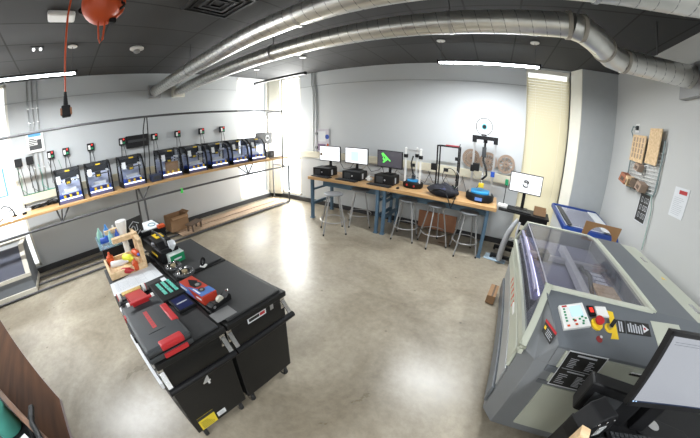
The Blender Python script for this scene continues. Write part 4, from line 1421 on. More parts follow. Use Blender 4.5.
# the visible inside: bed, gantry, dark lining
m = MB(); m.box(-.12, .46, .932, .80, 1.90, .94); m.build('cutting_bed', mat('honeycomb_violet', (.20, .20, .26), .5, vary=.5, vscale=40), L)
MB().box(-.11, .5, .985, -.08, 1.9, 1.01, .004).build('front_rail', mat('rail_violet', (.3, .29, .42), .4, metal=.4), L)
MB().box(.33, .5, .96, .40, 1.6, 1.03, .008).build('beam_gantry', mat('gantry_cream', (.6, .6, .56), .4), L)
MB().box(-.1, 1.25, .95, .8, 1.31, 1.0, .006).build('cross_beam', ALU, L)
MB().box(.02, 1.23, .94, .14, 1.36, 1.03, .01).build('laser_head', DARKP, L)
m = MB(); m.box(-.06, .5, .96, -.05, 1.8, .972); m.build('work_light', mat('lit_violet_strip', (.2, .2, .3), .4, emit=2.2, ecol=(.62, .6, 1)), L)
m = MB(); m.tube([(.46, .6, .95), (.48, .9, 1.04), (.50, 1.15, .98), (.55, 1.3, .95)], .02, 10); m.build('air_tube', BLACK, L)
for k in range(4):
    tt = tag(MB().box(.0, 0, 0, .01, .01, .01).build('wood_offcut', CARD), 'x', 'offcut') if 0 else None
m = MB(); m.box(.56, .50, .941, .80, .98, .955, .002); q = m.build('wood_panel', LTWOOD); q.location = L.location
tag(q, 'reddish cut wooden panel lying inside the laser cutter by its rear edge', 'panel')
m = MB()
for k in range(4):
    m.box(.63, .99 + k * .09, .941, .76, 1.05 + k * .09, .947)
q = m.build('cut_template', PAPER); q.location = L.location
tag(q, 'white cut-out template sheet lying inside the laser cutter', 'template')
# end face doors (cream) with dark grey stripes between
fz = ((.79, .925), (.655, .73), (.14, .615))
for (z0, z1) in fz:
    m = MB(); m.box(.11, -.022, z0, 1.46, .002, z1, .004); m.build('end_door', LC, L)
m = MB(); m.box(.05, -.018, .735, 1.48, .002, .785); m.box(.05, -.018, .62, 1.48, .002, .65); m.build_each('dark_stripe', LG, L)
MB().box(.60, -.03, .865, .72, -.012, .895, .008).build('silver_handle', CHROME, L)
# black instruction sheet, a bit of it above the door
FS = Fr((.125, -.024, .64), (1, 0, 0), (0, 0, 1))
sh = thing('instruction_sheet', 'black instruction sheet with white edge taped on the cutter end', 'sign', (6.363, -3.995, 0))
m = MB(); FS.poly(m, [(0, 0), (.265, .005), (.278, .312), (.003, .305)], .001, .002); m.build('white_sheet', PAPER, sh)
m = MB(); FS.poly(m, [(.006, .010), (.255, .012), (.27, .304), (.006, .298)], .0032, .001); m.build('black_print_area', BLKPRINT, sh)
m = MB()
FS.rect(m, .07, .275, .21, .288, .0045, .0005)
lines(m, FS, .04, .12, .18, .26, 6, .4, .0045, 4); lines(m, FS, .17, .23, .18, .26, 6, .5, .0045, 8)
FS.rect(m, .02, .160, .25, .164, .0045, .0005); FS.rect(m, .07, .138, .20, .148, .0045, .0005)
lines(m, FS, .03, .10, .03, .125, 6, .35, .0045, 2); lines(m, FS, .16, .23, .03, .125, 8, .5, .0045, 9)
m.build('printed_lines', INK, sh)
# console items, placed on the slope
def citem(nm, a0, b0, a1, b1, t_, mt, c=.0):
    m = MB(); CF.rect(m, a0, b0, a1, b1, c, t_); return m.build(nm, mt, L)
def cpoly(nm, pts, mt, c=.001, t_=.001, parent=None):
    m = MB(); CF.poly(m, pts, c, t_); return m.build(nm, mt, parent or L)
kp = [(.075, .098), (.277, .172), (.218, .343), (.032, .271)]
kpad = cpoly('keypad_panel', kp, WHITEP, .0, .02)
def kq(a, b_):          # position inside the keypad, 0..1 each way
    p0, p1, p2, p3 = [Vector(p) for p in kp]
    q = (p0 * (1 - a) + p1 * a) * (1 - b_) + (p3 * (1 - a) + p2 * a) * b_
    return (q.x, q.y)
def kbox(nm, a0, b0, a1, b1, mt, c=.0205):
    return cpoly(nm, [kq(a0, b0), kq(a1, b0), kq(a1, b1), kq(a0, b1)], mt, c, .0015, kpad)
kbox('lit_display', .38, .45, .86, .90, mat('lit_display_pale', (.3, .4, .5), .3, emit=.32, ecol=(.5, .75, .95)))
for k in range(5):
    kbox('green_button', .12, .28 + k * .125, .2, .35 + k * .125, GREEN)
for (a, b_) in ((.62, .30), (.74, .38), (.74, .20), (.86, .30), (.70, .1), (.38, .3)):
    kbox('green_button', a, b_, a + .08, b_ + .07, GREEN)
kbox('orange_button', .13, .08, .23, .16, ORANGE); kbox('orange_button', .44, .10, .54, .18, ORANGE)
kbox('red_button', .42, .25, .52, .33, RED); kbox('red_button', .10, .90, .3, .97, RED)
cpoly('power_meter', [(.283, .256), (.332, .272), (.308, .343), (.259, .334)], BLACK, .0, .012)
cpoly('lit_red_digits', [(.287, .285), (.315, .292), (.303, .328), (.275, .32)], REDE, .013, .001)
cpoly('clear_switch_cover', [(.339, .273), (.438, .283), (.414, .362), (.326, .345)], WHITEP, .0, .012)
c0 = CF.p(.330, .205, 0); n_ = CF.n
m = MB(); m.cyl(c0, c0 + n_ * .012, .045, seg=20); m.build('yellow_collar', YELLOW, L)
c0 = c0 + Vector((.008, .012, .004))
m = MB(); m.cyl(c0 + n_ * .012, c0 + n_ * .03, .018, seg=16); m.cyl(c0 + n_ * .028, c0 + n_ * .046, .032, seg=20); m.build('red_stop_button', RED, L)
c1 = CF.p(.43, .20, 0)
m = MB(); m.cyl(c1, c1 + n_ * .006, .036, seg=20); m.build('yellow_key_ring', YELLOW, L)
m = MB(); m.cyl(c1, c1 + n_ * .035, .016, seg=12); m.build('key_lock', CHROME, L)
m = MB(); m.cyl(c1 + n_ * .03, c1 + n_ * .075 + Vector((.015, .03, 0)), .014, seg=10); m.build('black_key_fob', BLACK, L)
cpoly('yellow_warning_strip', [(.43, .344), (.482, .342), (.499, .133), (.435, .123), (.455, .18)], YELLOW, .0008)
cpoly('black_warning_plate', [(.502, .184), (.563, .191), (.570, .289), (.502, .286)], BLKPRINT, .0008)
cpoly('black_warning_plate', [(.572, .191), (.775, .21), (.775, .31), (.576, .293)], BLKPRINT, .0008)
m = MB()
for k in range(2): CF.rect(m, .512 + k * .02, .195, .524 + k * .02, .275, .0022, .0004)
for k in range(6): CF.rect(m, .588 + k * .021, .208 + .001 * k, .600 + k * .021, .27 + .012 * (k % 2), .0022, .0004)
m.build_each('grey_small_print', INK, L)
cpoly('white_triangle', [(.715, .225), (.765, .26), (.718, .292)], PAPER, .0022)
m = MB(); disc(CF, m, .73, .259, .009, .0036); m.build('red_dot', RED, L)
m = MB(); disc(CF, m, .345, .10, .024, .001); m.build('red_oval_logo', mat('dark_red_print', (.25, .03, .03), .5), L)
m = MB(); disc(CF, m, .36, .12, .010, .003); m.build('white_logo_mark', PAPER, L)
cpoly('cream_plate', [(.82, .06), (1.07, .06), (1.05, .36), (.80, .34)], LC, .001, .002)
# warning sticker on the chamfered corner
st = [Vector(p) for p in ((-.034, .18, .984), (.031, .056, .982), (.003, .011, .919), (-.048, .117, .925))]
nst = (st[1] - st[0]).cross(st[3] - st[0]).normalized()
if nst.x > 0: nst = -nst
def spoly(nm, uv, mt, c):
    def q(a, b_):
        return st[3] * (1 - a) * (1 - b_) + st[2] * a * (1 - b_) + st[0] * (1 - a) * b_ + st[1] * a * b_ + nst * c
    m = MB()
    for r_ in uv:
        m.slab([q(r_[0], r_[1]), q(r_[2], r_[1]), q(r_[2], r_[3]), q(r_[0], r_[3])], .0008)
    return m.build_each(nm, mt, L) if len(uv) > 1 else m.build(nm, mt, L)
spoly('black_warning_sticker', [(0, 0, 1, 1)], BLKPRINT, .006)
spoly('red_sticker_header', [(0, .8, 1, 1)], RED, .009)
spoly('sticker_line', [(.35, .15 + .13 * k, .9 - .1 * (k % 2), .2 + .13 * k) for k in range(4)], INK, .009)
spoly('yellow_warning_mark', [(.08, .35, .25, .6)], YELLOW, .009)

# ================================================================== RIGHT WALL ITEMS
X8 = WX
t = thing('wall_outlet', 'white double outlet with a plugged-in cable high on the right wall', 'outlet', (X8, -1.08, 2.53))
MB().box(-.008, -.06, -.06, 0, .06, .06, .003).build('outlet_plate', WHITEP, t)
MB().box(-.04, -.045, -.03, -.008, .0, .03, .006).build('plug', DARKP, t)
m = MB(); m.tube([(-.03, .0, 0), (-.05, .05, .02), (-.05, .09, -.05), (-.03, .06, -.12), (-.025, .02, -.18)], .009); m.build('cable', mat('grey_green_cable', (.2, .26, .26), .5), t)
t = thing('wire_rack', 'wire display rack on the right wall holding wooden samples', 'rack', (X8 - .03, -1.46, 2.06))
m = MB()
GGC = MATS['grey_green_cable']
m.tube([(0, .42, .30), (0, .42, -.3), (0, .38, -.36), (0, -.38, -.36), (0, -.40, -.30), (0, -.40, .30)], .011)
m.build('outer_wire', GGC, t)
m = MB()
for z in [-.34 + .045 * i for i in range(12)]: m.cyl((.008, -.38, z), (.008, .40, z), .006, seg=5)
for y in [-.38 + .07 * i for i in range(12)]: m.cyl((.004, y, -.35), (.004, y, .18), .0025, seg=5)
g = m.build('wire_mesh', WHITEP, t)
m = MB(); m.tube([(-.01, -.36, -.36), (0, -.42, -.5), (.01, -.45, -.8), (.0, -.5, -1.0)], .008); m.build('trailing_cable', mat('pale_green_cable', (.3, .4, .36), .5), t)
FRW = lambda y, z, x=X8 - .06: Fr((x, y, z), (0, -1, 0), (0, 0, 1))
def board(nm, y, z, w_, h_, rz, label, dots=False, th=.012, mt=LTWOOD, cat='wood panel', x=X8 - .062):
    t = thing(nm, label, cat, (x, y, z))
    m = MB(); m.box(-th, -w_ / 2, 0, 0, w_ / 2, h_, .002, RX(rz), (0, 0, 0)); m.build('board', mt, t)
    if dots:
        m = MB()
        for i in range(4):
            for j in range(4):
                yy, zz = -w_ / 2 + .05 + i * (w_ - .1) / 3.4, .05 + j * (h_ - .1) / 3.6
                m.box(-th - .002, yy, zz, -th, yy + .035, zz + .06, 0, RX(rz), (0, 0, 0))
        m.build_each('burnt_mark', CORK, t)
    return t
board('sample_board', -1.27, 2.06, .38, .36, R(4), 'pale wooden sample board with a grid of burnt marks', True)
board('sample_board', -1.67, 2.06, .28, .44, R(3), 'plain pale wooden sample board, right one of two')
def cube_block(y, z, s_, lab, mt, rz):
    t = thing('wooden_block', lab, 'block', (X8 - .10, y, z), rz, 'small wooden blocks in the wire rack')
    MB().box(-s_ / 2, -s_ / 2, 0, s_ / 2, s_ / 2, s_ * .9, .003, RX(.35), (0, 0, s_ / 2)).build('block', mt, t)
    MB().box(-s_ / 2 - .004, -s_ / 4, s_ * .2, -s_ / 2, s_ / 4, s_ * .6, .001, RX(.35), (0, 0, s_ / 2)).build('dark_pattern', DKW, t)
cube_block(-1.46, 1.95, .10, 'small dark wooden block pinned in the middle of the wire rack', CORK, .2)
cube_block(-1.14, 1.74, .14, 'reddish wooden block at the left of the rack bottom', mat('reddish_wood', (.35, .13, .07), .6), .3)
cube_block(-1.29, 1.73, .12, 'light wooden block second from left in the rack bottom', LTWOOD, -.2)
cube_block(-1.46, 1.72, .12, 'dark wooden block third from left in the rack bottom', DKW, .4)
cube_block(-1.63, 1.71, .12, 'brown patterned block at the right of the rack bottom', CORK, .1)
t = thing('wall_sign', 'small black sign with white symbols below the wire rack', 'sign', (X8 - .004, -1.52, 1.31))
MB().box(-.006, -.24, .02, 0, .01, .38, .001).build('board', BLKPRINT, t)
fr = Fr((-.006, 0, 0), (0, -1, 0), (0, 0, 1))
MB().box(-.004, -.255, .008, -.0, .025, .392, .001).build('white_border', PAPER, t)
m = MB()
for (a, b_) in ((.04, .27), (.12, .27), (.18, .27), (.04, .17), (.12, .17), (.18, .17), (.04, .07), (.12, .07), (.18, .07)):
    fr.rect(m, a, b_, a + .04, b_ + .006, .001); fr.rect(m, a, b_ + .06, a + .04, b_ + .066, .001); fr.rect(m, a, b_, a + .006, b_ + .06, .001); fr.rect(m, a + .034, b_, a + .04, b_ + .06, .001)
m.build_each('white_symbol', PAPER, t)
t = thing('wall_notice', 'white notice with red header taped on the right wall', 'notice', (X8 - .003, -2.2, 1.58))
MB().box(-.003, -.25, 0, 0, 0, .31).build('sheet', PAPER, t)
fr = Fr((-.003, 0, 0), (0, -1, 0), (0, 0, 1))
m = MB(); fr.rect(m, .09, .245, .22, .285, .001); m.build('red_header', RED, t)
m = MB(); lines(m, fr, .03, .21, .03, .22, 10, .25, .001, 5); m.build('printed_lines', INK, t)

# ================================================================== TOOL CHESTS
CT = .955
def chest(x0, y0, wd, ln, label, front=True):
    t = thing('tool_chest', label, 'tool chest', (x0, y0, 0), 0, 'black rolling tool chests')
    MB().box(-ln, .008, .14, -.015, wd - .008, CT - .055, .008).build('body', BLACKM, t)
    MB().box(-ln - .0, .0, CT - .055, .0, wd, CT - .012, .008).build('lid', BLACKM, t)
    MB().box(-ln + .035, .03, CT - .02, -.03, wd - .03, CT, .006).build('lid_mat', mat('rubber_mat', (.026, .027, .028), .55, vary=.15, vscale=30), t)
    for (x, y) in ((-.07, .06), (-.07, wd - .06), (-ln + .07, .06), (-ln + .07, wd - .06)):
        c = MB(); c.lathe([(.045, -.016), (.05, -.01), (.05, .01), (.045, .016)], (x, y, .05), 'y', 18); c_ = c.build('caster_wheel', RUBBER, t)
        m = MB(); m.box(x - .03, y - .024, .05, x + .03, y - .018, .13); m.box(x - .03, y + .018, .05, x + .03, y + .024, .13); m.box(x - .035, y - .03, .12, x + .035, y + .03, .132); m.build('caster_fork', CHROME, c_)
    if front:
        m = MB(); m.cyl((.06, -.01, .775), (.06, wd - .01, .775), .022, seg=16); h_ = m.build('pull_handle', BLACK, t)
        for y in (.012, wd - .03):
            m = MB(); m.box(-.022, y - .02, .80, -.012, y + .02, .90, .003); m.slab([(-.015, y - .015, .87), (.062, y - .015, .775), (.062, y + .015, .775), (-.015, y + .015, .87)], .006)
            m.build('silver_bracket', CHROME, h_)
    return t
ch = {}
wL, wR, LN1 = .475, .510, .70
XF, Y0 = 4.62, -5.33
c1_ = chest(XF, Y0, wL, LN1, 'black tool chest marked with a 4, red hard case on top')
c2_ = chest(XF, Y0 + wL + .012, wR, LN1, 'black tool chest carrying the tape dispenser and red-blue box')
c3_ = chest(XF - LN1 - .012, Y0, wL, LN1, 'black tool chest under the wooden organiser, behind the number 4 chest', False)
c4_ = chest(XF - LN1 - .012, Y0 + wL + .012, wR, LN1, 'black tool chest under the tissue box', False)
# marks on chest 4
F4 = Fr((-.0145, .012, .13), (0, 1, 0), (0, 0, 1))
text('4', F4, .20, .44, .085, mat('worn_grey_print', (.45, .45, .44), .6), c1_, 'number_mark', .003, bold=.02)
m = MB(); F4.rect(m, .035, .02, .175, .18, .001); m.build('yellow_label', mat('label_yellow', (.72, .56, .03), .6), c1_)
m = MB(); F4.rect(m, .035, .145, .175, .18, .0028, .0004); lines(m, F4, .05, .16, .035, .13, 5, .25, .0028, 6); m.build('label_print', BLKPRINT, c1_)
m = MB(); F4.rect(m, .19, .05, .265, .105, .001); m.build('white_label', PAPER, c1_)
m = MB(); lines(m, F4, .21, .255, .06, .095, 3, .4, .0028, 6); m.build('label_lines', INK, c1_)
F2 = Fr((-.0145, .012, .13), (0, 1, 0), (0, 0, 1))
m = MB(); F2.rect(m, .15, .72, .31, .766, .001); m.build('brand_plate', PAPER, c2_)
m = MB(); F2.rect(m, .160, .731, .25, .755, .0028, .0005); m.build('dark_lettering_block', BLKPRINT, c2_)
m = MB(); F2.rect(m, .255, .731, .30, .755, .0028, .0005); m.build_each('red_lettering_block', RED, c2_)
m = MB(); F2.rect(m, .35, .72, .38, .785, .001); m.build_each('small_silver_sticker', ALU, c2_)
m = MB(); disc(F2, m, .32, .54, .014, .001); m.build('round_lock', PAPER, c2_)
MB().box(-LN1, -.012, CT - .05, -.03, .0, CT - .02, .003).build('silver_side_rail', ALU, c1_)
MB().box(-.48, -.03, .80, .03, -.012, .845, .003).build('white_side_rail', mat('pale_side_metal', (.62, .64, .66), .35), c1_)

# hard case
t = thing('hard_case', 'dark grey hard case with red corners lying on the number 4 chest', 'tool case', (4.11, -5.345, CT + .0), 0)
t.scale = (1.03, 1, .85)
m = MB(); m.box(0, 0, 0, .49, .28, .045, .012); m.box(0.0, 0.0, .05, .49, .28, .10, .02); m.build('shell', mat('case_grey', (.032, .036, .04), .5), t)
MB().box(.005, .005, .043, .485, .275, .052).build('rubber_seal', BLACK, t)
m = MB(); m.box(.44, .09, .06, .494, .235, .104, .012); m.build('red_front_latch', RED, t)
m = MB(); m.box(.488, .09, .005, .500, .24, .04, .005); m.build('red_lower_latch', RED, t)
m = MB(); m.box(.15, .235, .075, .34, .284, .1035, .01); m.build('red_side_latch', RED, t)
m = MB(); m.box(.17, -.01, .02, .30, .02, .07, .006); m.build('side_handle', BLACK, t)
MB().box(.09, -.004, .06, .13, .01, .1, .004).build('red_hinge', RED, t)
m = MB(); m.box(.12, .075, .1, .36, .185, .1025, .002); m.build('raised_panel', mat('case_dark', (.035, .038, .04), .5), t)
m = MB(); m.box(.15, .117, .1025, .33, .143, .1035); m.build('red_text_bar', RED, t)
fc = Fr((.15, .118, .1035), (1, 0, 0), (0, 1, 0))
m = MB()
for k in range(7): fc.rect(m, .004 + k * .025, .004, .009 + k * .025, .022, .0003, .0003); fc.rect(m, .009 + k * .025, (.004, .017, .010)[k % 3], .018 + k * .025, (.008, .021, .014)[k % 3], .0003, .0003)
m.build('text_strokes', mat('dark_red_print', (.25, .03, .03), .5), t)
# red wheeled kit
t = thing('toy_racer', 'red plate model vehicle with two white wheels beside the hard case', 'model', (3.88, -5.31, CT))
t.scale = (.95, .85, 1)
m = MB(); m.prism([(.03, .05), (.30, .06), (.30, .20), (.03, .20)], .035, 0, 'z', 0, zf=lambda x, y: .05 + (x - .03) * .28); m.build('red_chassis_plate', RED, t)
m = MB(); m.box(.295, .03, .112, .32, .23, .128, .004); m.build('red_bumper', RED, t)
for y in (.0, .245):
    m = MB(); m.lathe([(.032, -.012), (.034, -.008), (.034, .008), (.032, .012)], (.0, y, .034), 'y', 20); w_ = m.build('wheel', WHITEP, t)
    MB().lathe([(.03, -.004), (.03, .004)], (.0, y + (.015 if y else -.015), .034), 'y', 20).build('red_wheel_face', RED, w_)
m = MB(); m.cyl((0, .01, .034), (0, .235, .034), .005); m.build('axle', CHROME, t)
m = MB(); m.box(-.015, .03, .04, .03, .215, .055, .003); m.build('gold_circuit_strip', mat('gold_parts', (.6, .42, .15), .35, metal=.5, vary=.5, vscale=60), t)
for y in (.025, .235):
    MB().box(.298, y - .012, .114, .322, y + .012, .132, .003).build('white_end_tip', WHITEP, t)
# paper sheet
t = thing('paper_sheet', 'large white printed sheet lying on the chest before the organiser', 'paper', (3.6, -5.30, CT + .001))
m = MB(); m.slab([(-.03, -.03, 0), (.18, -.04, 0), (.16, .41, 0), (-.15, .40, 0), (-.05, .1, 0)], .002); m.build('sheet', PAPER, t)
fp = Fr((.15, -.02, .002), (0, 1, 0), (-1, 0, 0))
m = MB(); lines(m, fp, .02, .40, .01, .17, 10, .18, .0004, 4)
for k in range(5): fp.rect(m, .05 + k * .08, .005, .052 + k * .08, .18, .0004, .0003)
m.build('printed_grid', INK, t)
# black tray with teal parts
t = thing('parts_tray', 'black foam tray with teal lettering on the number 4 chest', 'tray', (4.0, -4.965, CT), R(2))
MB().box(-.13, -.095, 0, .16, .095, .03, .006).build('tray', BLACK, t)
m = MB()
ft = Fr((.13, -.07, .03), (0, 1, 0), (-1, 0, 0))
rr = random.Random(9)
for r_ in range(3):
    x = .0
    for k in range(5):
        w_ = rr.uniform(.025, .035)
        m.box(-.085 + k * .038, -.045 + r_ * .045, .03, -.085 + k * .038 + w_, -.02 + r_ * .045, .036, .001)
m.build('teal_letters', mat('mint_letters', (.12, .5, .4), .5), t)
MB().box(-.14, .02, .03, -.09, .06, .034).build('white_tag', PAPER, t)
m = MB(); m.box(.02, -.135, .0, .09, -.09, .02, .003); m.build('side_pad', DARKP, t)
t = thing('sensor_box', 'small black box with dark blue label beside the hard case', 'box', (4.25, -4.945, CT), R(2))
t.scale = (.9, .9, 1)
MB().box(-.1, -.075, 0, .09, .075, .022, .004).build('box', BLACK, t)
m = MB(); m.box(-.085, -.06, .022, .075, .06, .0235); m.build('navy_label', mat('navy_label', (.01, .015, .07), .3), t)
m = MB(); m.box(-.01, -.045, .0235, .003, .045, .0242); m.build('white_text_line', INK, t)
# red and blue box
t = thing('product_box', 'red and blue cardboard product box beside the tape dispenser', 'box', (4.21, -4.785, CT), R(6))
t.scale = (.84, .86, .95)
MB().box(-.18, -.075, 0, .18, .06, .068, .003).build('carton', mat('box_red', (.40, .04, .02), .45), t)
fb = Fr((-.18, -.0755, .0), (1, 0, 0), (0, 0, 1))
m = MB(); fb.poly(m, [(.01, .008), (.24, .008), (.15, .063), (.01, .063)], .0006); m.build('blue_side_print', mat('print_blue', (.07, .16, .42), .45), t)
ftp = Fr((-.18, -.075, .068), (1, 0, 0), (0, 1, 0))
m = MB(); ftp.poly(m, [(.12, .0), (.34, .0), (.35, .135), (.26, .135), (.24, .05)], .0004); m.build('blue_top_print', MATS['print_blue'], t)
m = MB(); disc(ftp, m, .17, .08, .04, .002); disc(ftp, m, .26, .06, .03, .002); m.build_each('pictured_wheel', DARKP, t)
m = MB(); disc(ftp, m, .17, .08, .02, .0036); disc(ftp, m, .26, .06, .014, .0036); m.build_each('pictured_hub', ALU, t)
m = MB(); ftp.poly(m, [(.04, .07), (.13, .03), (.2, .04), (.12, .12)], .003); m.build('pictured_black_part', BLACK, t)
m = MB(); ftp.rect(m, .2, .01, .3, .022, .003); fb.rect(m, .02, .03, .12, .045, .002); fb.rect(m, .26, .03, .33, .045, .0006); m.build_each('white_text_line', PAPER, t)
# tape dispenser
t = thing('tape_dispenser', 'black tape dispenser with a clear roll near the chest edge', 'tape dispenser', (4.42, -4.75, CT), R(8))
t.scale = (.9, .9, .8)
m = MB(); m.prism([(-.10, 0), (.10, 0), (.10, .05), (.085, .075), (.05, .04), (-.02, .03), (-.06, .055), (-.10, .04)], -.03, .03, 'x', .006); m.build('body', BLACK, t)
m = MB(); m.lathe([(.03, -.012), (.03, .012)], (0, .01, .045), 'x', 20); m.build('tape_roll', mat('clear_tape', (.5, .48, .40), .3), t)
m = MB(); m.box(-.014, .085, .072, .014, .1, .085, .003); m.build('cutter_tip', CHROME, t)
MB().lathe([(.012, -.033), (.012, .033)], (0, -.07, .03), 'x', 14).build('silver_side_knob', ALU, t)
q = MB().box(4.47, -4.87, CT, 4.57, -4.72, CT + .002).build('note_card', mat('grey_card', (.17, .17, .17), .5)); tag(q, 'grey card lying flat by the chest edge', 'card')
# metal wheels
def spoked(loc, label, r_=.06):
    t = thing('spoked_wheel', label, 'wheel', loc, 0, 'metal wheels on the chest')
    m = MB(); m.tube([(math.cos(a) * r_, math.sin(a) * r_, .02) for a in [2 * PI * i / 24 for i in range(24)]], .014, 8, closed=True); m.build('rim', DARKP, t)
    m = MB()
    for k in range(8):
        a = k * PI / 4
        m.cyl((math.cos(a) * r_ * .85, math.sin(a) * r_ * .85, .035), (math.cos(a + .4) * r_ * 1.0, math.sin(a + .4) * r_ * 1.0, .012), .012, seg=8)
    m.build('silver_rollers', CHROME, t)
    m = MB(); m.lathe([(.025, .005), (.025, .035), (.012, .038)], seg=14); m.build('hub', mat('brass_hub', (.5, .4, .25), .35, metal=.6), t)
    return t
q = spoked((3.72, -4.765, CT), 'silver roller wheel lying on the chest nearer the tissue box', .065)
spoked((3.89, -4.735, CT), 'silver roller wheel lying on the chest nearer the red-blue box', .07)
t = thing('tape_roll', 'small black tape roll standing behind the red-blue box', 'tape roll', (3.88, -4.55, CT), R(30))
m = MB(); m.tube([(0, math.cos(a) * .03, .04 + math.sin(a) * .03) for a in [2 * PI * i / 18 for i in range(18)]], .010, 8, closed=True); m.build('ring', BLACK, t)
MB().box(-.02, -.03, 0, .03, .02, .012, .003).build('white_base', WHITEP, t)
# tissue box
t = thing('tissue_box', 'green and white tissue box with a tissue sticking out', 'tissue box', (3.57, -4.69, CT), R(6))
MB().box(-.08, -.075, 0, .08, .075, .085, .004).build('carton', mat('pale_green_white', (.62, .7, .66), .5), t)
m = MB(); m.box(.078, -.074, .002, .082, .074, .078); m.box(-.07, .073, .005, .07, .077, .075); m.build_each('green_side_print', GREEN, t)
m = MB(); m.box(.082, -.04, .03, .0835, .04, .045); m.build('white_lettering_bar', PAPER, t)
m = MB()
rr = random.Random(2)
r_ = bmesh.ops.create_cone(m.bm, segments=10, radius1=.012, radius2=.055, depth=.075, cap_ends=False)
for v in r_['verts']: v.co = Vector((v.co.x + rr.uniform(-.012, .012), v.co.y * .7 + rr.uniform(-.012, .012), v.co.z + .12 + rr.uniform(-.015, .02)))
m.build('tissue', PAPER, t)
# black yellow drill case / charger
t = thing('tool_organiser', 'black and yellow tool box standing behind the tissue box', 'tool box', (3.36, -4.765, CT), R(3))
t.scale = (.95, .85, 1)
YL = mat('tool_yellow', (.85, .58, .02), .45)
m = MB(); m.box(-.30, -.08, 0, .24, .15, .12, .015); m.prism([(-.2, .12), (.2, .12), (.12, .165), (-.14, .165)], -.05, .13, 'y', .008); m.build('case', BLACK, t)
m = MB(); m.box(-.12, .0, .165, .02, .1, .172, .003); m.build('yellow_top_plate', YL, t)
m = MB(); disc(Fr((-.12, .0, .172), (1, 0, 0), (0, 1, 0)), m, .07, .05, .022, .0005); m.build('black_dot', BLACK, t)
m = MB(); m.box(.0, -.084, .05, .15, -.078, .065); m.box(-.2, .148, .06, -.02, .154, .075); m.build_each('yellow_side_line', YL, t)
m = MB(); m.tube([(-.2, .04, .12), (-.18, .04, .19), (.0, .04, .20), (.15, .04, .18), (.18, .04, .13)], .012); m.build('carry_handle', DARKP, t)
MB().lathe([(.045, .12), (.045, .14), (.03, .15)], (.02, -.03, 0)).build('grey_dial', mat('dial_grey', (.15, .16, .18), .4), t)
t = thing('open_binder', 'black folder with white printed sheet behind the tool box', 'folder', (2.86, -4.70, CT), R(3))
t.scale = (1.1, 1.0, 1.5)
MB().box(-.16, -.14, 0, .17, .15, .10, .008).build('folder_box', BLACK, t)
m = MB(); m.box(-.14, -.12, .10, .14, .12, .104); m.build('white_sheet', PAPER, t)
m = MB(); m.tube([(.02 + math.cos(a) * .05, .05 + math.sin(a) * .04, .105) for a in [2 * PI * i / 18 for i in range(18)]], .004, 6, closed=True); m.build('teal_ring_print', mat('ring_print', (.1, .25, .3), .5), t)
MB().box(.14, .06, .10, .2, .14, .12, .004).build('orange_piece', ORANGE, t)
# wooden organiser
t = thing('wooden_organiser', 'pale pine caddy frame full of bottles on the rear chest', 'caddy', (3.15, -5.30, CT))
m = MB()
m.box(.0, .0, 0, .37, .02, .06, .003); m.box(.0, .33, 0, .37, .35, .06, .003); m.box(.35, .02, 0, .37, .33, .06, .003); m.box(.0, .02, 0, .02, .33, .06, .003); m.box(.02, .02, 0, .35, .33, .012)
m.build('tray', LTWOOD, t)
MB().box(.12, .325, .06, .17, .36, .25, .003).build('upright', LTWOOD, t)
MB().box(.30, .325, .0, .36, .36, .25, .003).build('upright', LTWOOD, t)
MB().box(.14, .12, .235, .20, .37, .28, .004).build('crossbar', LTWOOD, t)
MB().box(.14, .325, .235, .36, .36, .265, .004).build('top_rail', LTWOOD, t)
MB().box(-.26, .10, .21, -.21, .40, .255, .004).build('rear_bar', LTWOOD, t)
MB().box(-.26, .37, .05, -.22, .40, .21, .004).build('upright', LTWOOD, t)
MB().box(-.26, .36, .20, .16, .39, .23, .004).build('side_bar', LTWOOD, t)
def bottle(x, y, z, r_, h_, mt, lab, lying=None, cap=None):
    t = thing('craft_bottle', lab, 'bottle', (x, y, z), lying or 0, 'bottles and tubes in the caddy')
    m = MB()
    if lying is None:
        m.lathe([(r_ * .9, 0), (r_, .008), (r_, h_ * .65), (r_ * .45, h_ * .8), (r_ * .4, h_ * .85)], seg=16); m.build('bottle_body', mt, t)
        MB().lathe([(r_ * .42, h_ * .85), (r_ * .25, h_)], seg=12).build('cap', cap or mt, t)
    else:
        m.lathe([(r_ * .9, 0), (r_, .008), (r_, h_ * .65), (r_ * .5, h_ * .8)], (0, 0, r_), 'x', 16); m.build('bottle_body', mt, t)
        MB().lathe([(r_ * .5, h_ * .8), (r_ * .3, h_)], (0, 0, r_), 'x', 12).build('cap', cap or mt, t)
    return t
ob = CT + .012
bottle(3.22, -5.235, ob, .035, .13, ORANGE, 'orange bottle at the left of the wooden tray')
bottle(3.50, -5.05, ob, .03, .10, ORANGE, 'orange bottle at the right of the wooden tray')
bottle(3.48, -5.18, ob, .026, .12, RED, 'red bottle lying at the front of the wooden tray', 0.9)
bottle(3.27, -5.10, ob + .02, .034, .14, mat('lime_yellow', (.7, .75, .05), .4), 'lime yellow bottle in the middle of the wooden tray', 0.5)
bottle(3.28, -4.995, ob + .05, .03, .14, ORANGE, 'orange tube with blue cap at the back of the wooden tray', 0.15, BLUE)
bottle(3.35, -5.25, ob + .03, .028, .17, WHITEP, 'white glue bottle lying across the wooden tray', 1.2)
t = thing('parts_bin', 'clear tray with blue and teal bottles at the back of the caddy', 'bin', (2.93, -5.3, CT))
m = MB()
m.box(-.16, .0, .02, .14, .006, .07); m.box(-.16, .24, .02, .14, .246, .07); m.box(-.16, .0, .02, -.154, .246, .07); m.box(.134, .0, .02, .14, .246, .07); m.box(-.16, 0, .012, .14, .246, .02); bmesh.ops.translate(m.bm, verts=m.bm.verts, vec=(0, 0, .11))
m.build('bin_walls', glass('clear_bin', (.8, .9, .95), .08, body=.25, bodycol=(.5, .7, .8)), t)
MB().box(-.12, .02, 0, .15, .25, .12).build('dark_base', BLACK, t)
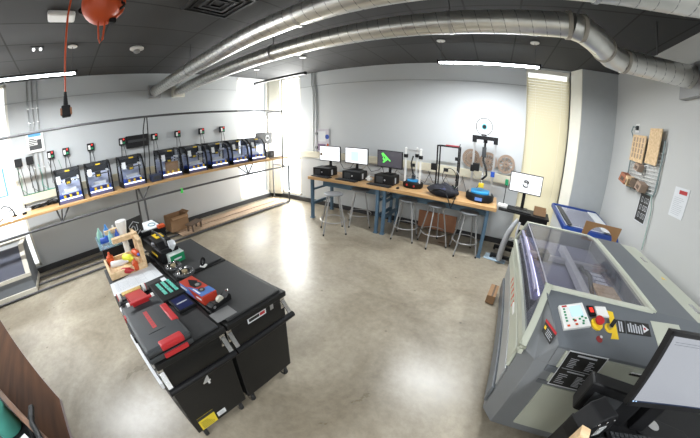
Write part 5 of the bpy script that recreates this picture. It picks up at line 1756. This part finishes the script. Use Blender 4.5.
z_ = CT + .132
bottle(2.84, -5.25, z_, .03, .15, mat('mint_plastic', (.35, .65, .5), .4), 'mint green bottle upright in the clear bin')
bottle(2.89, -5.17, z_, .034, .18, mat('bright_blue', (.03, .25, .7), .35), 'bright blue bottle upright in the clear bin')
bottle(2.92, -5.26, z_ + .0, .034, .15, BLUE, 'dark blue bottle lying at the front of the clear bin', 1.3)
bottle(2.99, -5.15, z_, .028, .13, mat('pale_teal', (.3, .6, .62), .4), 'pale teal bottle in the clear bin beside the glue')
bottle(2.86, -5.09, z_, .028, .14, WHITEP, 'white-capped clear bottle in the clear bin')
bottle(3.00, -5.08, z_, .024, .13, BLUE, 'dark blue tube standing by the white cone')
t = thing('glue_cone', 'tall white upturned cone bottle behind the wooden bar', 'bottle', (3.13, -5.03, CT))
MB().lathe([(.03, .0), (.03, .16), (.025, .18), (.03, .20), (.058, .35), (.055, .365), (.04, .37)], seg=20).build('cone_body', WHITEP, t)
MB().box(-.035, -.03, .0, .035, .03, .05, .004).build('grey_holder', INK, t)
t = thing('logo_card', 'black card with white hexagon emblem standing behind the wooden bar', 'sign', (3.02, -4.88, CT + .0), R(20))
m = MB(); m.box(-.004, -.10, 0, .004, .12, .32, .002, RY(-.1), (0, 0, 0)); m.build('card', BLKPRINT, t)
fl = Fr((.004 - .006, -.10, .06), (0, 1, 0), (-.1, 0, 1))
m = MB()
hx = [(.11 + .075 * math.cos(PI / 6 + k * PI / 3), .15 + .075 * math.sin(PI / 6 + k * PI / 3)) for k in range(6)]
for k in range(5):
    a, b_ = hx[k], hx[k + 1]
    m.tube([fl.p(a[0], a[1], .002), fl.p(b_[0], b_[1], .002)], .004, 6)
for s in (((.075, .12), (.075, .17)), ((.075, .17), (.10, .18)), ((.115, .12), (.115, .17)), ((.115, .12), (.145, .13)), ((.145, .13), (.145, .185))):
    m.tube([fl.p(*s[0], .002), fl.p(*s[1], .002)], .005, 6)
fl.rect(m, .13, .035, .19, .05, .001)
m.build('white_hexagon_mark', PAPER, t)

# ================================================================== BROWN DESK (front left)
t = thing('brown_desk', 'dark brown wooden desk top with angled corner at the lower left', 'desk', (4.2, -6.8, 0))
o = lambda pts: [(x - 4.2, y + 6.8) for x, y in pts]
MB().prism(o([(1.9, -6.99), (2.97, -6.53), (4.28, -5.97), (4.60, -5.955), (5.3, -5.95), (5.3, -7.5), (1.9, -7.5)]), .72, .75, 'z', .002).build('desk_top', BRWOOD, t)
for (x, y) in ((2.4, -7.3), (3.3, -7.2), (5.1, -7.3), (4.9, -6.6)):
    MB().box(x - 4.23, y + 6.77, 0, x - 4.17, y + 6.83, .72).build('leg', BRWOOD2, t)
m = MB()
for a, b_ in (((1.9, -6.988), (2.97, -6.528)), ((2.97, -6.528), (4.28, -5.968)), ((4.28, -5.968), (4.60, -5.953)), ((4.6, -5.953), (5.3, -5.948))):
    (x0, y0), (x1, y1) = o([a, b_])
    m.slab([(x0, y0, .722), (x1, y1, .722), (x1, y1, .748), (x0, y0, .748)], .003)
m.build('pale_edge_band', mat('pale_edge', (.4, .32, .33), .4), t)
# storage crate on the desk with what sticks out of it
t = thing('wooden_crate', 'orange-brown wooden crate on the brown desk in the lower left corner', 'crate', (4.5, -6.2, .75))
e0, e1 = Vector((-.62, -.24, 0)), Vector((.27, .265, 0))
dd = (e1 - e0).normalized(); nn = Vector((dd.y, -dd.x, 0))
def wallq(m, a, b_, th, z0, z1):
    m.prism([(a.x, a.y), (b_.x, b_.y), (b_.x + nn.x * th, b_.y + nn.y * th), (a.x + nn.x * th, a.y + nn.y * th)], z0, z1, 'z', .002)
m = MB(); wallq(m, e0, e1, .025, 0, .20); m.build('front_board', BRWOOD2, t)
m = MB(); wallq(m, e0 + nn * .35, e1 + nn * .35, .025, 0, .20); m.build('rear_board', BRWOOD2, t)
m = MB(); wallq(m, e1 - dd * .02, e1, .35, 0, .20); m.build('end_board', BRWOOD2, t)
m = MB(); wallq(m, e0 + nn * .02, e1 + nn * .02, .33, 0, .02); m.build('bottom_board', BLACK, t)
t = thing('metal_bracket', 'black metal bracket hooked over the edge of the brown crate', 'bracket', (4.545, -6.04, .955))
m = MB(); m.box(-.075, -.012, -.012, .012, .012, .008, .004, RZ(.0)); m.tube([(0, 0, 0), (.04, .0, .0), (.10, .02, .0), (.2, .05, .0)], .014, 8); m.tube([(-.06, -.0, 0), (-.0, -.04, -.04), (.12, -.03, -.08)], .012, 8); m.build('bent_bar', BLACK, t)
t = thing('teal_roll', 'teal cylinder roll standing in the lower left corner', 'roll', (4.36, -6.28, .772))
MB().lathe([(.06, 0), (.065, .01), (.065, .27), (.055, .285), (.03, .286)], seg=24).build('roll_body', mat('teal_roll_green', (.10, .42, .34), .45), t)
t = thing('white_card', 'white card lying on the crate between teal roll and bracket', 'card', (4.72, -6.06, .957), R(30))
MB().box(-.09, -.06, 0, .09, .03, .004).build('card_sheet', PAPER, t)

# ================================================================== FRONT RIGHT WORKSTATION
t = thing('computer_cart', 'black desk cart at the lower right in front of the big laser cutter', 'cart', (6.95, -4.55, 0))
MB().prism([(-.44, -.35), (.75, -.35), (.75, .38), (.0, .38), (-.25, .24), (-.44, .05)], .80, .84, 'z', .006).build('desk_top', BLACK, t)
MB().box(-.40, -.32, .1, -.36, .20, .80).build('side_panel', BLACK, t)
MB().box(.60, -.32, .1, .64, .20, .80).build('side_panel', BLACK, t)
MB().box(-.36, .15, .3, .60, .18, .80).build('back_panel', BLACK, t)
for (x, y) in ((-.42, -.28), (-.42, .22), (.62, -.28), (.62, .22)):
    MB().lathe([(.04, -.014), (.04, .014)], (x, y, .04), 'y', 16).build('caster_wheel', RUBBER, t)
# monitor with tilt
t = thing('computer_monitor', 'large monitor with grey blank screen at the lower right edge', 'monitor', (6.62, -4.50, 0))
r3 = Vector((.978, .208, 0)); u3 = Vector((-.01, .055, .36)); u3 = (u3 - r3 * u3.dot(r3)).normalized(); u3 = (u3 + r3 * .07).normalized(); r3 = (r3 - u3 * r3.dot(u3)).normalized()
O3 = Vector((0, 0, 1.1))
FM = Fr(O3, r3, u3)
W3, H3 = .56, .365
m = MB(); FM.rect(m, 0, 0, W3, H3, -.022, .022); m.build('back_case', BLACK, t)
m = MB()
FM.rect(m, 0, 0, W3, .022, .0, .006); FM.rect(m, 0, H3 - .018, W3, H3, .0, .006); FM.rect(m, 0, 0, .018, H3, .0, .006); FM.rect(m, W3 - .018, 0, W3, H3, .0, .006)
m.build('bezel', BLACK, t)
m = MB(); FM.rect(m, .018, .022, W3 - .018, H3 - .018, .0005, .001); m.build('lit_screen', SCREENG, t)
m = MB(); FM.rect(m, .018, .022, W3 - .018, .029, .002, .0005); m.build('dark_task_bar', mat('dark_blue_bar', (.02, .03, .06), .4), t)
m = MB(); FM.rect(m, .022, .023, .03, .028, .003, .0005); FM.rect(m, .04, .023, .046, .028, .003, .0005); m.build_each('task_icon', REDE if 0 else BLUEE, t)
m = MB(); FM.rect(m, .05, .32, .3, .323, .002, .0004); FM.rect(m, .05, .31, .4, .313, .002, .0004); m.build_each('faint_menu_line', mat('faint_screen_line', (0, 0, 0), .4, emit=.15, ecol=(.8, .88, 1)), t)
bp_ = FM.p(W3 / 2, .1, -.05)
m = MB(); m.box(bp_.x - .04, bp_.y - .03, .85, bp_.x + .04, bp_.y + .03, bp_.z + .05, .01); m.build('stand_neck', BLACK, t)
m = MB(); m.prism([(.27, .10), (.40, .20), (.58, .16), (.62, .02), (.46, -.02)], .84, .856, 'z', .006); m.build('stand_base', BLACK, t)
m = MB(); m.lathe([(.035, .857), (.035, .859)], (.39, .15, 0)); m.build('silver_base_disc', ALU, t)
# keyboard
kb = keyboard((6.93, -4.50, .84), R(6), 'black keyboard at the bottom edge below the large monitor', .23)
# desktop computer lying behind
t = thing('desktop_computer', 'black computer case standing beside the large monitor on the cart', 'computer', (6.66, -4.34, .84), R(-8))
t.scale = (1.0, .8, 1.6)
MB().box(-.14, -.05, 0, .16, .07, .13, .015).build('case', BLACK, t)
m = MB(); m.box(-.10, -.053, .03, .06, -.05, .1, .002); m.build('front_grille', DARKP, t)
t = thing('equipment_bag', 'black angular case with pale sticker at the left end of the cart', 'bag', (6.56, -4.49, .84), R(28))
m = MB(); m.prism([(-.10, 0), (.09, 0), (.09, .12), (.05, .16), (-.04, .15), (-.10, .08)], -.05, .06, 'y', .008); t.scale = (1, 1, 1.25)
m.build('shell', BLACK, t)
m = MB(); m.box(-.02, -.054, .05, .03, -.05, .1); m.build('pale_sticker', mat('grey_sticker', (.35, .36, .36), .6), t)
for x in (-.05, .0, .05):
    MB().cyl((x, -.055, .13), (x, -.05, .13), .006, seg=8).build('rivet_cap', CHROME, t)
t = thing('wooden_piece', 'small pale piece of wood at the bottom edge by the black case', 'wood piece', (6.47, -4.60, .84), R(-20))
MB().box(-.02, -.03, 0, .025, .03, .15, .004).build('block', LTWOOD, t)
t = thing('cable_bundle', 'black cable coiled on the cart between case and keyboard', 'cable', (6.68, -4.58, .845))
m = MB(); m.tube([(math.cos(a) * (.05 + .006 * a), math.sin(a) * .05, .01 + .004 * a) for a in [i * .4 for i in range(28)]], .008, 6); m.build('cable_coil', RUBBER, t)
